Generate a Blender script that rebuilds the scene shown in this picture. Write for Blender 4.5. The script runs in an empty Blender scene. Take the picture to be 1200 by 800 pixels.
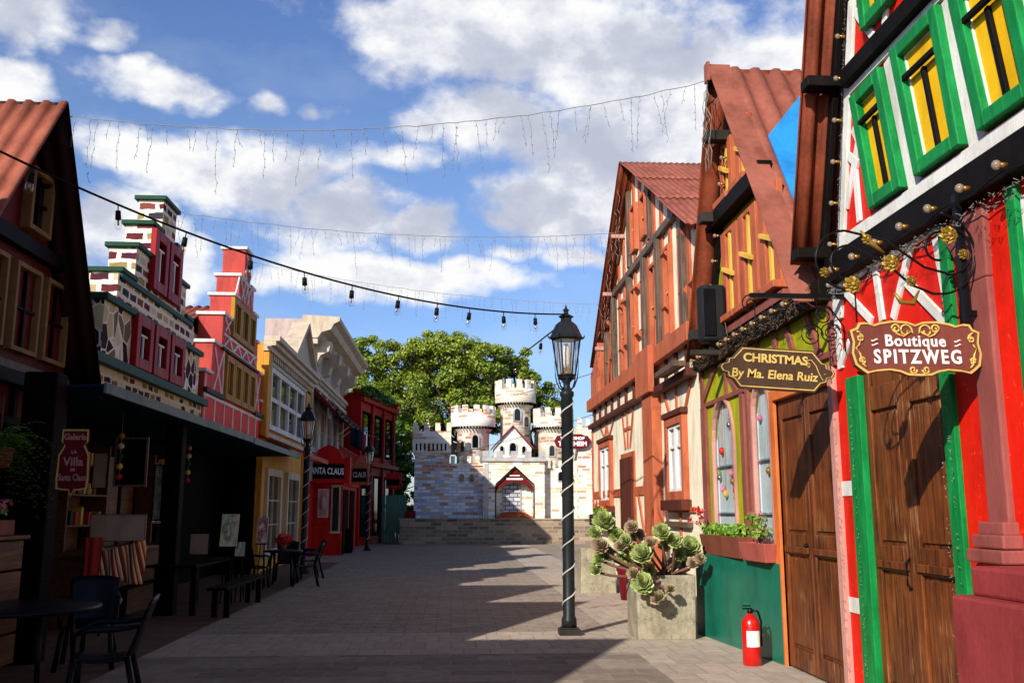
import bpy, bmesh, math, random
from mathutils import Vector, Matrix, noise
random.seed(11)
R = math.radians
SC = bpy.context.scene
COL = SC.collection
PI = math.pi
# ------------------------------------------------------------------ survey of the street
# the street runs along +Y, the eye stands at (0,0,1.6); sight lines give real points on real planes
FPX = 1100.0; EYE = 1.6; YAW = R(3.5843); PIT = R(10.1535)
_f = Vector((math.sin(YAW)*math.cos(PIT), math.cos(YAW)*math.cos(PIT), math.sin(PIT)))
_r = Vector((math.cos(YAW), -math.sin(YAW), 0))
_u = Vector((-math.sin(YAW)*math.sin(PIT), -math.cos(YAW)*math.sin(PIT), math.cos(PIT)))
def ray(x, y): return _f + _r*((x-600)/FPX) + _u*((400-y)/FPX)
def onY(x, y, Y):
    d = ray(x, y); t = Y/d.y; return Vector((t*d.x, Y, EYE+t*d.z))
def onX(x, y, X):
    d = ray(x, y); t = X/d.x; return Vector((X, t*d.y, EYE+t*d.z))
def onZ(x, y, Z=0.0):
    d = ray(x, y); t = (Z-EYE)/d.z; return Vector((t*d.x, t*d.y, Z))
# ------------------------------------------------------------------ materials
def lin(h):
    h = h.lstrip('#'); c = [int(h[i:i+2], 16)/255 for i in (0, 2, 4)]
    return tuple(v/12.92 if v <= .04045 else ((v+.055)/1.055)**2.4 for v in c)+(1,)
class NT:
    def __init__(s, nt): s.t = nt; s.n = nt.nodes; s.l = nt.links
    def new(s, typ, **kw):
        n = s.n.new(typ)
        for k, v in kw.items():
            if k.startswith('i_'): n.inputs[k[2:].replace('_', ' ')].default_value = v
            else: setattr(n, k, v)
        return n
    def link(s, a, b): s.l.new(a, b)
    def math(s, op, a, b=None, c=None, clamp=False):
        n = s.n.new('ShaderNodeMath'); n.operation = op; n.use_clamp = clamp
        for i, v in enumerate((a, b, c)):
            if v is None: continue
            if isinstance(v, (int, float)): n.inputs[i].default_value = v
            else: s.l.new(v, n.inputs[i])
        return n.outputs[0]
    def vmath(s, op, a, b=None, out=0):
        n = s.n.new('ShaderNodeVectorMath'); n.operation = op
        for i, v in enumerate((a, b)):
            if v is None: continue
            if isinstance(v, (tuple, list)): n.inputs[i].default_value = v
            else: s.l.new(v, n.inputs[i])
        return n.outputs[out]
    def mix(s, fac, a, b, blend='MIX'):
        n = s.n.new('ShaderNodeMix'); n.data_type = 'RGBA'; n.blend_type = blend
        for i, v in ((0, fac), (6, a), (7, b)):
            if isinstance(v, (int, float)): n.inputs[i].default_value = v
            elif isinstance(v, tuple): n.inputs[i].default_value = v
            else: s.l.new(v, n.inputs[i])
        return n.outputs[2]
    def ramp(s, fac, stops, const=False):
        n = s.n.new('ShaderNodeValToRGB'); e = n.color_ramp.elements
        n.color_ramp.interpolation = 'CONSTANT' if const else 'LINEAR'
        while len(e) < len(stops): e.new(.5)
        for q, (p, c) in zip(e, stops):
            q.position = p; q.color = c if len(c) == 4 else tuple(c)+(1,)
        s.l.new(fac, n.inputs[0]); return n.outputs[0]
    def noise(s, vec, scale, detail=4, rough=.55, out=0):
        n = s.n.new('ShaderNodeTexNoise'); n.inputs['Scale'].default_value = scale
        n.inputs['Detail'].default_value = detail; n.inputs['Roughness'].default_value = rough
        if vec is not None: s.l.new(vec, n.inputs['Vector'])
        return n.outputs[out]
def newmat(name):
    m = bpy.data.materials.new(name); m.use_nodes = True
    nt = NT(m.node_tree); b = m.node_tree.nodes['Principled BSDF']
    return m, nt, b
def pos(nt): return nt.new('ShaderNodeNewGeometry').outputs['Position']
def bump(nt, b, h, strength=.3, dist=.01):
    n = nt.new('ShaderNodeBump'); n.inputs['Strength'].default_value = strength; n.inputs['Distance'].default_value = dist
    nt.link(h, n.inputs['Height']); nt.link(n.outputs[0], b.inputs['Normal'])
def paint(name, hexc, rough=.6, var=.18, scale=3.0, wear=None, wear_amt=.0, bmp=.25, bscale=60, metal=0, stretch=(1, 1, 1), spec=.14):
    m, nt, b = newmat(name); c = lin(hexc)
    p = nt.vmath('MULTIPLY', pos(nt), stretch)
    n1 = nt.noise(p, scale, 6); n2 = nt.noise(p, scale*9, 3)
    k = nt.math('ADD', nt.math('MULTIPLY', n1, .65), nt.math('MULTIPLY', n2, .35))
    dark = tuple(x*(1-var*1.6) for x in c[:3])+(1,); light = tuple(min(1, x*(1+var)+.01*var) for x in c[:3])+(1,)
    colr = nt.ramp(k, [(.3, dark), (.7, light)])
    gr = nt.noise(nt.vmath('MULTIPLY', pos(nt), (1.2, 1.2, .45)), 2.6, 7, .62)
    colr = nt.mix(1.0, colr, nt.ramp(gr, [(.33, (.72, .70, .67)), (.52, (1, 1, 1))]), 'MULTIPLY')
    st_ = nt.noise(nt.vmath('MULTIPLY', pos(nt), (45, 45, 3)), 1.0, 3); colr = nt.mix(1.0, colr, nt.ramp(st_, [(.3, (.9, .9, .9)), (.6, (1, 1, 1))]), 'MULTIPLY')
    if wear:
        w = nt.noise(p, 14, 8, .7)
        colr = nt.mix(nt.ramp(w, [(.62-wear_amt*.25, (0, 0, 0)), (.66-wear_amt*.25, (1, 1, 1))]), colr, lin(wear))
    nt.link(colr, b.inputs['Base Color'])
    b.inputs['Roughness'].default_value = rough; b.inputs['Metallic'].default_value = metal
    b.inputs['Specular IOR Level'].default_value = spec
    bump(nt, b, nt.noise(p, bscale, 4), bmp, .006)
    return m
def wood(name, dark, light, scale=2.2, axis=2, rough=.55, worn=None, spec=.22):
    m, nt, b = newmat(name)
    st = [14, 14, 14]; st[axis] = .9
    p = nt.vmath('MULTIPLY', pos(nt), tuple(st))
    n1 = nt.noise(p, scale, 8, .65); n2 = nt.noise(pos(nt), 3.0, 4)
    k = nt.math('ADD', nt.math('MULTIPLY', n1, .75), nt.math('MULTIPLY', n2, .3))
    colr = nt.ramp(k, [(.38, lin(dark)), (.72, lin(light))])
    if worn:
        w = nt.math('MULTIPLY', nt.noise(p, scale*1.7, 6, .7), nt.noise(pos(nt), 2.3, 3))
        colr = nt.mix(nt.ramp(w, [(.31, (0, 0, 0)), (.50, (.8, .8, .8))]), colr, lin(worn))
    nt.link(colr, b.inputs['Base Color']); b.inputs['Roughness'].default_value = rough; b.inputs['Specular IOR Level'].default_value = spec
    bump(nt, b, n1, .5, .008)
    return m
def wallvec(nt, cyl=None, scale=1.0):
    """(u, v, 0): horizontal run along the wall, height; cyl=(x,y,r) unrolls a round tower"""
    g = nt.new('ShaderNodeNewGeometry'); sp = nt.new('ShaderNodeSeparateXYZ'); nt.link(g.outputs['Position'], sp.inputs[0])
    if cyl:
        a = nt.math('ARCTAN2', nt.math('SUBTRACT', sp.outputs[1], cyl[1]), nt.math('SUBTRACT', sp.outputs[0], cyl[0]))
        u = nt.math('MULTIPLY', a, cyl[2])
    else:
        sn = nt.new('ShaderNodeSeparateXYZ'); nt.link(g.outputs['True Normal'], sn.inputs[0])
        s = nt.math('GREATER_THAN', nt.math('ABSOLUTE', sn.outputs[0]), .5)
        u = nt.math('ADD', nt.math('MULTIPLY', sp.outputs[1], s), nt.math('MULTIPLY', sp.outputs[0], nt.math('SUBTRACT', 1.0, s)))
    c = nt.new('ShaderNodeCombineXYZ'); nt.link(u, c.inputs[0]); nt.link(sp.outputs[2], c.inputs[1])
    return c.outputs[0]
def bricks(name, stops, mortar, bw=.3, bh=.12, mort=.012, cyl=None, floor=False, rough=.8, offs=.5, var=.25, bmp=.5, warp=.02):
    m, nt, b = newmat(name)
    vec = pos(nt) if floor else wallvec(nt, cyl)
    wob = nt.vmath('SUBTRACT', nt.noise(vec, 5, 2, out=1), (.5, .5, .5))
    vec = nt.vmath('ADD', vec, nt.vmath('MULTIPLY', wob, (warp, warp, 0)))
    t = nt.new('ShaderNodeTexBrick'); nt.link(vec, t.inputs['Vector'])
    t.offset = offs
    for k, v in (('Color1', (0, 0, 0, 1)), ('Color2', (1, 1, 1, 1)), ('Mortar', (0, 0, 0, 1)), ('Scale', 1), ('Mortar Size', mort), ('Mortar Smooth', .15), ('Bias', 0), ('Brick Width', bw), ('Row Height', bh)):
        t.inputs[k].default_value = v
    c = nt.ramp(t.outputs['Color'], [(p, lin(h)) for p, h in stops], True)
    n = nt.noise(pos(nt), 7, 6); c = nt.mix(1.0, c, nt.ramp(n, [(.3, (1-var, 1-var, 1-var)), (.7, (1, 1, 1))]), 'MULTIPLY')
    c = nt.mix(t.outputs['Fac'], c, lin(mortar))
    nt.link(c, b.inputs['Base Color']); b.inputs['Roughness'].default_value = rough; b.inputs['Specular IOR Level'].default_value = .12
    h = nt.math('ADD', nt.math('SUBTRACT', 1.0, t.outputs['Fac']), nt.math('MULTIPLY', nt.noise(pos(nt), 40, 4), .4))
    bump(nt, b, h, bmp, .01)
    return m
def cobble(name, stops, mortar, scale=4.2, w=.07):
    m, nt, b = newmat(name); vec = wallvec(nt)
    vec = nt.vmath('MULTIPLY', vec, (1.15, 1.0, 1))
    v1 = nt.new('ShaderNodeTexVoronoi', feature='F1'); v2 = nt.new('ShaderNodeTexVoronoi', feature='DISTANCE_TO_EDGE')
    for v in (v1, v2):
        v.inputs['Scale'].default_value = scale; v.inputs['Randomness'].default_value = .75; nt.link(vec, v.inputs['Vector'])
    sx = nt.new('ShaderNodeSeparateColor'); nt.link(v1.outputs['Color'], sx.inputs[0])
    c = nt.ramp(sx.outputs[0], [(p, lin(h)) for p, h in stops], True)
    e = nt.math('LESS_THAN', v2.outputs['Distance'], w)
    c = nt.mix(e, c, lin(mortar)); nt.link(c, b.inputs['Base Color']); b.inputs['Roughness'].default_value = .8; b.inputs['Specular IOR Level'].default_value = .1
    bump(nt, b, nt.math('ADD', nt.math('SUBTRACT', 1.0, e), nt.noise(pos(nt), 30, 4)), .3, .01)
    return m
def glass_mat(name, tint='9fb0bb', rough=.05, dark=True):
    m, nt, b = newmat(name)
    b.inputs['Base Color'].default_value = lin('0a0d10') if dark else lin(tint)
    b.inputs['Roughness'].default_value = rough; b.inputs['Specular IOR Level'].default_value = .55
    n = nt.noise(pos(nt), 1.3, 2); bump(nt, b, n, .06, .02)
    return m
def clear_glass(name, body=None, amt=0):
    m, nt, b = newmat(name)
    tr = nt.new('ShaderNodeBsdfTransparent'); gl = nt.new('ShaderNodeBsdfGlossy'); gl.inputs['Roughness'].default_value = .03
    mx = nt.new('ShaderNodeMixShader'); fr = nt.new('ShaderNodeLayerWeight'); fr.inputs[0].default_value = .25
    nt.link(nt.math('ADD', nt.math('MULTIPLY', fr.outputs[1], .35), .06), mx.inputs[0]); nt.link(tr.outputs[0], mx.inputs[1]); nt.link(gl.outputs[0], mx.inputs[2])
    o_ = mx.outputs[0]
    if body:
        b.inputs['Base Color'].default_value = lin(body); b.inputs['Roughness'].default_value = .15; m2 = nt.new('ShaderNodeMixShader'); m2.inputs[0].default_value = amt
        nt.link(mx.outputs[0], m2.inputs[1]); nt.link(b.outputs[0], m2.inputs[2]); o_ = m2.outputs[0]
    nt.link(o_, m.node_tree.nodes['Material Output'].inputs['Surface'])
    return m
M = {}
M['white'] = paint('white_paint', 'e4e2dc', .6, .08)
M['red'] = paint('red_paint', 'e0200c', .55, .12, wear='e8573f', wear_amt=.02)
M['green'] = paint('green_paint', '0f8640', .45, .3, 5, stretch=(3, 3, .6))
M['black'] = paint('black_paint', '120e0b', .6, .3, spec=.08)
M['yellow'] = paint('yellow_panel', 'e8b513', .55, .1)
M['brown_pil'] = paint('brown_pillar', '94504a', .6, .15, stretch=(2, 2, .5))
M['plinth'] = paint('plinth_maroon', '90393a', .55, .15)
M['door'] = wood('old_door_wood', '2a1007', '8c4c22', 2.0, 2, .42, worn='b58a60', spec=.35)
M['roofred'] = paint('roof_sheet', '96584a', .6, .2, 1.4, bmp=.15)
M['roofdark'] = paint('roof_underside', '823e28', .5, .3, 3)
M['roofL'] = paint('roof_sheet_orange', '9c5a48', .55, .12, 1.4)
M['blue'] = paint('blue_sheet', '2f8fe0', .4, .06)
M['orange'] = paint('orange_paint', 'b86242', .6, .15, stretch=(2, 2, .5))
M['orangel'] = paint('orange_frame', 'd9753c', .6, .15)
M['cream'] = paint('cream_wall', 'f2e8cc', .7, .06)
M['dbrown'] = paint('dark_brown_wood', '5a2c20', .6, .25, stretch=(3, 3, .5))
M['umber'] = wood('weathered_board', '3a2c24', '7a6453', 2.2)
M['olive'] = paint('olive_green', 'a5a818', .6, .12)
M['mauve'] = paint('mauve_trim', '8d5146', .6, .15)
M['pinktrim'] = paint('pink_trim', 'c58f84', .6, .1)
M['teal'] = paint('teal_base', '066a55', .35, .15, spec=.5)
M['straw'] = paint('straw_wood', 'e0b64c', .6, .12)
M['glass'] = glass_mat('window_glass')
M['glassblue'] = glass_mat('curtained_glass', '8f9fb0', .08, False)
M['curtain'] = paint('curtain_cloth', 'c9cbd2', .8, .15, 3, stretch=(30, 30, 1), bmp=.4)
M['clear'] = clear_glass('clear_glass'); M['lampglass'] = clear_glass('lantern_glass', 'b9b4a4', .16)
M['iron'] = paint('wrought_iron', '15161a', .35, .2, metal=.3)
M['gold'] = paint('gold_leaf', 'a08238', .45, .3, metal=.5)
M['goldp'] = paint('gold_lettering', 'd6b665', .55, .05)
M['signbrown'] = paint('sign_board_brown', '78443a', .5, .1)
M['signdark'] = paint('sign_board_dark', '4a392c', .5, .15)
M['whitep'] = paint('white_lettering', 'f2f0ee', .55, .02)
M['lampblack'] = paint('lamp_black', '26292c', .4, .15, metal=.2)
M['tape'] = paint('white_tape', 'c9c4ba', .5, .1)
M['bulb'] = clear_glass('bulb_glass', 'a8937f', .5)
M['concrete'] = paint('tub_concrete', 'a39a84', .85, .3, 3, wear='716a58', wear_amt=.12, bmp=.8, bscale=25)
M['terracotta'] = paint('terracotta_pot', '7d4636', .6, .1)
M['pinkpot'] = paint('pink_pot', 'a8564c', .6, .1)
M['extred'] = paint('extinguisher_red', 'c6140e', .25, .05, spec=.6)
M['steel'] = paint('steel', '9a9a9a', .3, .1, metal=.9)
M['speaker'] = paint('speaker_plastic', '202022', .6, .1)
M['plastic'] = paint('black_plastic', '0c0f18', .4, .1)
M['darkwood'] = wood('dark_stained_wood', '080403', '1c1009', 2, 1, .7, spec=.04)
M['crate'] = wood('crate_wood', '3a1f0e', '7c4f28', 2, 1)
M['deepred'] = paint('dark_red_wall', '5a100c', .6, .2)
M['tan'] = paint('tan_frame', '8a6a3e', .6, .15)
M['winred'] = paint('window_red', '9c0f16', .5, .1)
M['greentrim'] = paint('green_trim', '0f4532', .55, .15)
M['stone'] = bricks('painted_masonry', [(0, 'c9b78d'), (.2, 'e0d4b8'), (.3, '6a2c34'), (.42, 'a8925a'), (.52, 'e0d4b8'), (.6, '3b3a40'), (.72, '8a4a44'), (.84, 'dccfae'), (.92, '54283a')], 'ece4d2', .34, .17, .035, warp=.07)
M['cobble'] = cobble('painted_cobble', [(0, 'cdbb90'), (.25, '3a1a24'), (.48, 'd8c9a2'), (.56, '22131c'), (.74, '7c6a4c'), (.84, '4a1424')], 'ece4da', 3.1, .04)
M['smallbrick'] = bricks('painted_small_brick', [(0, 'd9cba6'), (.35, '5c1f2c'), (.55, 'd9cba6'), (.66, '2c1a26'), (.8, '8b7044'), (.9, 'd9cba6')], 'd9cba6', .3, .13, .03, warp=.07)
M['bandred'] = paint('gable_red', 'ea1a18', .55, .1)
M['pinkred'] = paint('gable_side_red', 'b8453d', .6, .1)
M['mustard'] = paint('mustard_frame', 'b07c1c', .55, .15)
M['ochre'] = paint('ochre_wall', 'd79a3c', .65, .08)
M['palewhite'] = paint('pale_stucco', 'bda9a3', .65, .06)
M['palecream'] = paint('pale_cornice', 'cbbca6', .65, .06)
M['awning'] = paint('dark_green_awning', '0e2836', .7, .1, spec=.03)
M['awnedge'] = paint('awning_edge', '6f8280', .6, .1)
M['awnred'] = paint('red_awning', 'b3322c', .6, .1)
M['awnmaroon'] = paint('maroon_awning', '6a1418', .7, .1)
M['shopred'] = paint('shop_red', 'cc1410', .5, .1)
M['farred'] = paint('far_red', 'a81012', .55, .12)
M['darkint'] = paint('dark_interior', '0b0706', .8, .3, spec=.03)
M['navy'] = paint('navy_wood', '14202e', .6, .2)
M['lantern'] = paint('lantern_glow_cup', 'e6e3da', .5, .02)
M['brass'] = paint('brass', 'b98a3a', .35, .1, metal=.7)
M['stem'] = paint('plant_stem', '7b5a4a', .7, .2)
M['soil'] = paint('soil', '33241a', .9, .3)
M['wire'] = paint('cable_black', '111114', .6, .1)
M['icewire'] = paint('pale_light_wire', '8f8b82', .5, .1)
M['duct'] = paint('grey_bracket', '34302d', .6, .2)
def leafmat(name, a, b_, c, scale=1.2, rough=.5, trans=.25):
    m, nt, b = newmat(name)
    n = nt.noise(pos(nt), scale, 4); r = nt.new('ShaderNodeNewGeometry').outputs['Random Per Island']
    k = nt.math('ADD', nt.math('MULTIPLY', n, .55), nt.math('MULTIPLY', r, .45))
    col_ = nt.ramp(k, [(.25, lin(a)), (.5, lin(b_)), (.75, lin(c))])
    nt.link(col_, b.inputs['Base Color']); b.inputs['Roughness'].default_value = rough
    if trans:
        tl = nt.new('ShaderNodeBsdfTranslucent'); nt.link(col_, tl.inputs[0]); mx = nt.new('ShaderNodeMixShader'); mx.inputs[0].default_value = trans
        nt.link(b.outputs[0], mx.inputs[1]); nt.link(tl.outputs[0], mx.inputs[2]); nt.link(mx.outputs[0], m.node_tree.nodes['Material Output'].inputs['Surface'])
    return m
M['tree'] = leafmat('tree_leaves', '4a641a', '7b9228', 'a8b040', .5)
M['fern2'] = leafmat('hanging_fern_leaves', '2f5a16', '5c8a28', '86b040', 3)
M['fern'] = leafmat('fern_leaves', '1d3d10', '35601c', '5b8430', 3)
M['succ'] = leafmat('succulent_leaves', '74883f', '9dab62', 'bdc48c', 6, .4, .1)
M['succp'] = leafmat('succulent_pink_leaves', '6f7a40', 'a99a78', 'b98f80', 6, .45, .1)
M['boxleaf'] = leafmat('pot_leaves', '3f6a1c', '78a030', '9dbb48', 8)
M['petalr'] = leafmat('red_petals', 'a80f14', 'd01a22', 'e63a3a', 8)
M['petalp'] = leafmat('pink_petals', 'c0506a', 'd87890', 'e8a0b0', 8)
M['bark'] = paint('bark', '3d2f24', .85, .3, bmp=.8, bscale=20)
# ------------------------------------------------------------------ mesh builder
class MB:
    def __init__(s): s.v = []; s.f = []; s.m = []; s.s = []
    def add(s, vs, fs, mi=0, smooth=False):
        o = len(s.v); s.v += [tuple(v) for v in vs]
        for f in fs: s.f.append(tuple(i+o for i in f)); s.m.append(mi); s.s.append(smooth)
        return s
    def box(s, x0, x1, y0, y1, z0, z1, mi=0):
        if x0 > x1: x0, x1 = x1, x0
        if y0 > y1: y0, y1 = y1, y0
        if z0 > z1: z0, z1 = z1, z0
        return s.add([(x, y, z) for x in (x0, x1) for y in (y0, y1) for z in (z0, z1)],
                     [(0, 1, 3, 2), (4, 6, 7, 5), (0, 4, 5, 1), (2, 3, 7, 6), (0, 2, 6, 4), (1, 5, 7, 3)], mi)
    def obox(s, c, size, mat3, mi=0):
        vs = [Vector(c)+mat3 @ Vector((size[0]*a/2, size[1]*b/2, size[2]*d/2)) for a in (-1, 1) for b in (-1, 1) for d in (-1, 1)]
        return s.add(vs, [(0, 1, 3, 2), (4, 6, 7, 5), (0, 4, 5, 1), (2, 3, 7, 6), (0, 2, 6, 4), (1, 5, 7, 3)], mi)
    def prism(s, pts, ext, mi=0, mi_cap=None):
        n = len(pts); e = Vector(ext); a = [Vector(p) for p in pts]; b = [p+e for p in a]
        s.add(a+b, [(i, (i+1) % n, (i+1) % n+n, i+n) for i in range(n)], mi)
        o = len(s.v)-2*n
        for f in (tuple(range(n)), tuple(range(2*n-1, n-1, -1))):
            s.f.append(tuple(i+o for i in f)); s.m.append(mi if mi_cap is None else mi_cap); s.s.append(False)
        return s
    def tube(s, pts, r, n=6, mi=0, closed=False):
        P = [Vector(p) for p in pts]; k = len(P); vs = []; up = Vector((0, 0, 1))
        for i, p in enumerate(P):
            a = P[i-1] if (i > 0 or closed) else p; b = P[(i+1) % k] if (i < k-1 or closed) else p
            d = (b-a).normalized() if (b-a).length > 1e-9 else Vector((0, 0, 1))
            u = d.cross(up)
            if u.length < .05: u = d.cross(Vector((0, 1, 0)))
            u.normalize(); w = d.cross(u); rr = r[i] if isinstance(r, (list, tuple)) else r
            vs += [p+(u*math.cos(2*PI*j/n)+w*math.sin(2*PI*j/n))*rr for j in range(n)]
        fs = []
        for i in range(k if closed else k-1):
            i2 = (i+1) % k
            fs += [(i*n+j, i*n+(j+1) % n, i2*n+(j+1) % n, i2*n+j) for j in range(n)]
        if not closed: fs += [tuple(range(n)), tuple(range((k-1)*n, k*n))]
        return s.add(vs, fs, mi, True)
    def lathe(s, c, prof, n=20, mi=0, smooth=True, ang0=0):
        c = Vector(c); vs = []
        for r, z in prof: vs += [c+Vector((r*math.cos(2*PI*j/n+ang0), r*math.sin(2*PI*j/n+ang0), z)) for j in range(n)]
        fs = [(i*n+j, i*n+(j+1) % n, (i+1)*n+(j+1) % n, (i+1)*n+j) for i in range(len(prof)-1) for j in range(n)]
        fs += [tuple(range(n)), tuple(range((len(prof)-1)*n, len(prof)*n))]
        return s.add(vs, fs, mi, smooth)
    def ball(s, c, r, n=10, mi=0, sz=1):
        return s.lathe(c, [(max(.001, r*math.sin(PI*i/6)), -r*sz*math.cos(PI*i/6)) for i in range(7)], n, mi)
    def grid(s, fn, nu, nv, mi=0, smooth=True):
        vs = [fn(i/nu, j/nv) for i in range(nu+1) for j in range(nv+1)]
        return s.add(vs, [(i*(nv+1)+j, (i+1)*(nv+1)+j, (i+1)*(nv+1)+j+1, i*(nv+1)+j+1) for i in range(nu) for j in range(nv)], mi, smooth)
    def text(s, txt, size, mat4, mi=0, depth=.004, bold=0.0, sx=1.0, shear=0.0, space=1.0):
        cu = bpy.data.curves.new('t', 'FONT'); cu.body = txt; cu.size = size; cu.align_x = 'CENTER'; cu.align_y = 'CENTER'
        cu.extrude = depth; cu.offset = bold; cu.shear = shear; cu.space_character = space; cu.resolution_u = 3
        ob = bpy.data.objects.new('t', cu); COL.objects.link(ob)
        dg = bpy.context.evaluated_depsgraph_get(); me = bpy.data.meshes.new_from_object(ob.evaluated_get(dg))
        vs = [mat4 @ Vector((v.co.x*sx, v.co.y, v.co.z)) for v in me.vertices]
        s.add(vs, [tuple(p.vertices) for p in me.polygons], mi)
        bpy.data.objects.remove(ob); bpy.data.curves.remove(cu); bpy.data.meshes.remove(me); return s
WL = {}
SPLIT = {'coping', 'merlon', 'post', 'purlin', 'dark_beam', 'step_render', 'bracket_block', 'upper_plank', 'weathered_beam', 'green_trim', 'timber', 'ledge_board', 'plank', 'shop_panel', 'gate_board'}
def islands(mb):
    par = list(range(len(mb.v)))
    def fd(i):
        while par[i] != i: par[i] = par[par[i]]; i = par[i]
        return i
    for f in mb.f:
        a = fd(f[0])
        for k in f[1:]: par[fd(k)] = a
    out = {}
    for f, m, s in zip(mb.f, mb.m, mb.s): out.setdefault(fd(f[0]), []).append((f, m, s))
    res = []
    for fs in out.values():
        n = MB(); ids = sorted({i for f, _, _ in fs for i in f}); mp_ = {i: k for k, i in enumerate(ids)}; n.v = [mb.v[i] for i in ids]
        for f, m, s in fs: n.f.append(tuple(mp_[i] for i in f)); n.m.append(m); n.s.append(s)
        res.append(n)
    return res
def part(parent, name, mb, mats, bevel=0, label=None, solid=0, fixn=True):
    if name in SPLIT and parent:
        L_ = islands(mb)
        if len(L_) > 1:
            return [part(parent, name, q, mats, bevel, label, solid, fixn) for q in L_][0]
    me = bpy.data.meshes.new(name); off = WL.get(parent.name, Vector()) if parent else Vector()
    me.from_pydata([tuple(Vector(v)-off) for v in mb.v], [], mb.f)
    if not isinstance(mats, (list, tuple)): mats = [mats]
    for m in mats: me.materials.append(M[m] if isinstance(m, str) else m)
    me.polygons.foreach_set('material_index', mb.m); me.polygons.foreach_set('use_smooth', mb.s); me.update()
    if fixn:
        bm = bmesh.new(); bm.from_mesh(me); bmesh.ops.recalc_face_normals(bm, faces=bm.faces); bm.to_mesh(me); bm.free()
    o = bpy.data.objects.new(name, me); COL.objects.link(o)
    if parent: o.parent = parent; WL[o.name] = off
    else: WL[o.name] = Vector()
    if bevel:
        b = o.modifiers.new('b', 'BEVEL'); b.width = bevel; b.segments = 2; b.limit_method = 'ANGLE'; b.harden_normals = False
    if solid:
        b = o.modifiers.new('s', 'SOLIDIFY'); b.thickness = solid; b.offset = 0
    if label: o['label'] = label
    return o
def tag(o, label, cat=None, group=None, kind=None):
    if label: o['label'] = label
    if cat: o['category'] = cat
    if group: o['group'] = group
    if kind: o['kind'] = kind
    return o
def thing(name, label, cat, loc=(0, 0, 0), group=None):
    o = bpy.data.objects.new(name, None); COL.objects.link(o); o.location = loc; o.empty_display_size = .3
    WL[o.name] = Vector(loc); return tag(o, label, cat, group)
def single(name, mb, mats, label, cat, group=None, bevel=0, **kw):
    return tag(part(None, name, mb, mats, bevel, **kw), label, cat, group)
def copy_tree(o, parent=None):
    c = o.copy(); COL.objects.link(c)
    if parent: c.parent = parent
    for ch in list(o.children): copy_tree(ch, c)
    return c
def place(o, loc, rz=0, label=None, group=None):
    o.location = loc; o.rotation_euler = (0, 0, rz)
    if label: o['label'] = label
    if group: o['group'] = group
    return o
class Fac:
    """a wall plane x = X whose outside looks along s*X"""
    def __init__(s, X, side): s.X = X; s.s = side
    def p(s, y, z, o): return (s.X+s.s*o, y, z)
    def box(s, mb, y0, y1, z0, z1, o0, o1, mi=0): return mb.box(s.X+s.s*o0, s.X+s.s*o1, y0, y1, z0, z1, mi)
    def poly(s, mb, pts, o0, o1, mi=0, cap=None): return mb.prism([s.p(y, z, o0) for y, z in pts], (s.s*(o1-o0), 0, 0), mi, cap)
    def beam(s, mb, a, b, w, o0, o1, mi=0):
        d = Vector((b[0]-a[0], b[1]-a[1])); n = Vector((-d.y, d.x)).normalized()*w/2
        return s.poly(mb, [(a[0]+n.x, a[1]+n.y), (b[0]+n.x, b[1]+n.y), (b[0]-n.x, b[1]-n.y), (a[0]-n.x, a[1]-n.y)], o0, o1, mi)
    def ring(s, mb, q, w, o0, o1, mi=0):
        """frame of width w inside quad q (tl, tr, br, bl as (y,z)); butted members"""
        c = [Vector(p) for p in q]; ctr = sum(c, Vector((0, 0)))/4
        wy = abs(c[1].x-c[0].x); inn = []
        lerp = lambda a, b, t: a+(b-a)*t
        tw = w/max(.01, (c[1]-c[0]).length); th = w/max(.01, (c[3]-c[0]).length)
        def P(u, v): return lerp(lerp(c[0], c[1], u), lerp(c[3], c[2], u), v)
        for (u0, u1, v0, v1) in ((0, tw, 0, 1), (1-tw, 1, 0, 1), (tw, 1-tw, 0, th), (tw, 1-tw, 1-th, 1)):
            s.poly(mb, [P(u0, v0), P(u1, v0), P(u1, v1), P(u0, v1)], o0, o1, mi)
        return P
def qrect(y0, y1, z0, z1): return [(y0, z1), (y1, z1), (y1, z0), (y0, z0)]
def window(F, parent, q, fw=.08, out=.08, frame='white', pane='glass', mull='white', nv=1, nh=1, base=0.0, mw=.03, sill=None, cross_out=None, bev=.006):
    mb = MB(); P = F.ring(mb, q, fw, base-.02, base+out)
    if sill:
        a = P(0, 1); b = P(1, 1); d = .05
        F.poly(mb, [(a.x+(d if a.x > b.x else -d), a.y), (b.x+(-d if a.x > b.x else d), b.y), (b.x+(-d if a.x > b.x else d), b.y-.07), (a.x+(d if a.x > b.x else -d), a.y-.07)], base-.02, base+out+.06)
    w = part(parent, 'window', mb, frame, bev)
    c = [Vector(p) for p in q]; tw = fw/(c[1]-c[0]).length; th = fw/(c[3]-c[0]).length
    pb = MB(); F.poly(pb, [P(tw*.7, th*.7), P(1-tw*.7, th*.7), P(1-tw*.7, 1-th*.7), P(tw*.7, 1-th*.7)], base-.01, base+.014)
    part(w, 'pane', pb, pane)
    if nv or nh:
        m = MB(); co = cross_out or out*.6
        for i in range(1, nv+1):
            t = tw+(1-2*tw)*i/(nv+1); F.beam(m, P(t, th), P(t, 1-th), mw, base+.012, base+co)
        for i in range(1, nh+1):
            t = th+(1-2*th)*i/(nh+1); F.beam(m, P(tw, t), P(1-tw, t), mw, base+.016, base+co-.006)
        part(w, 'mullion', m, mull)
    return w
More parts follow.
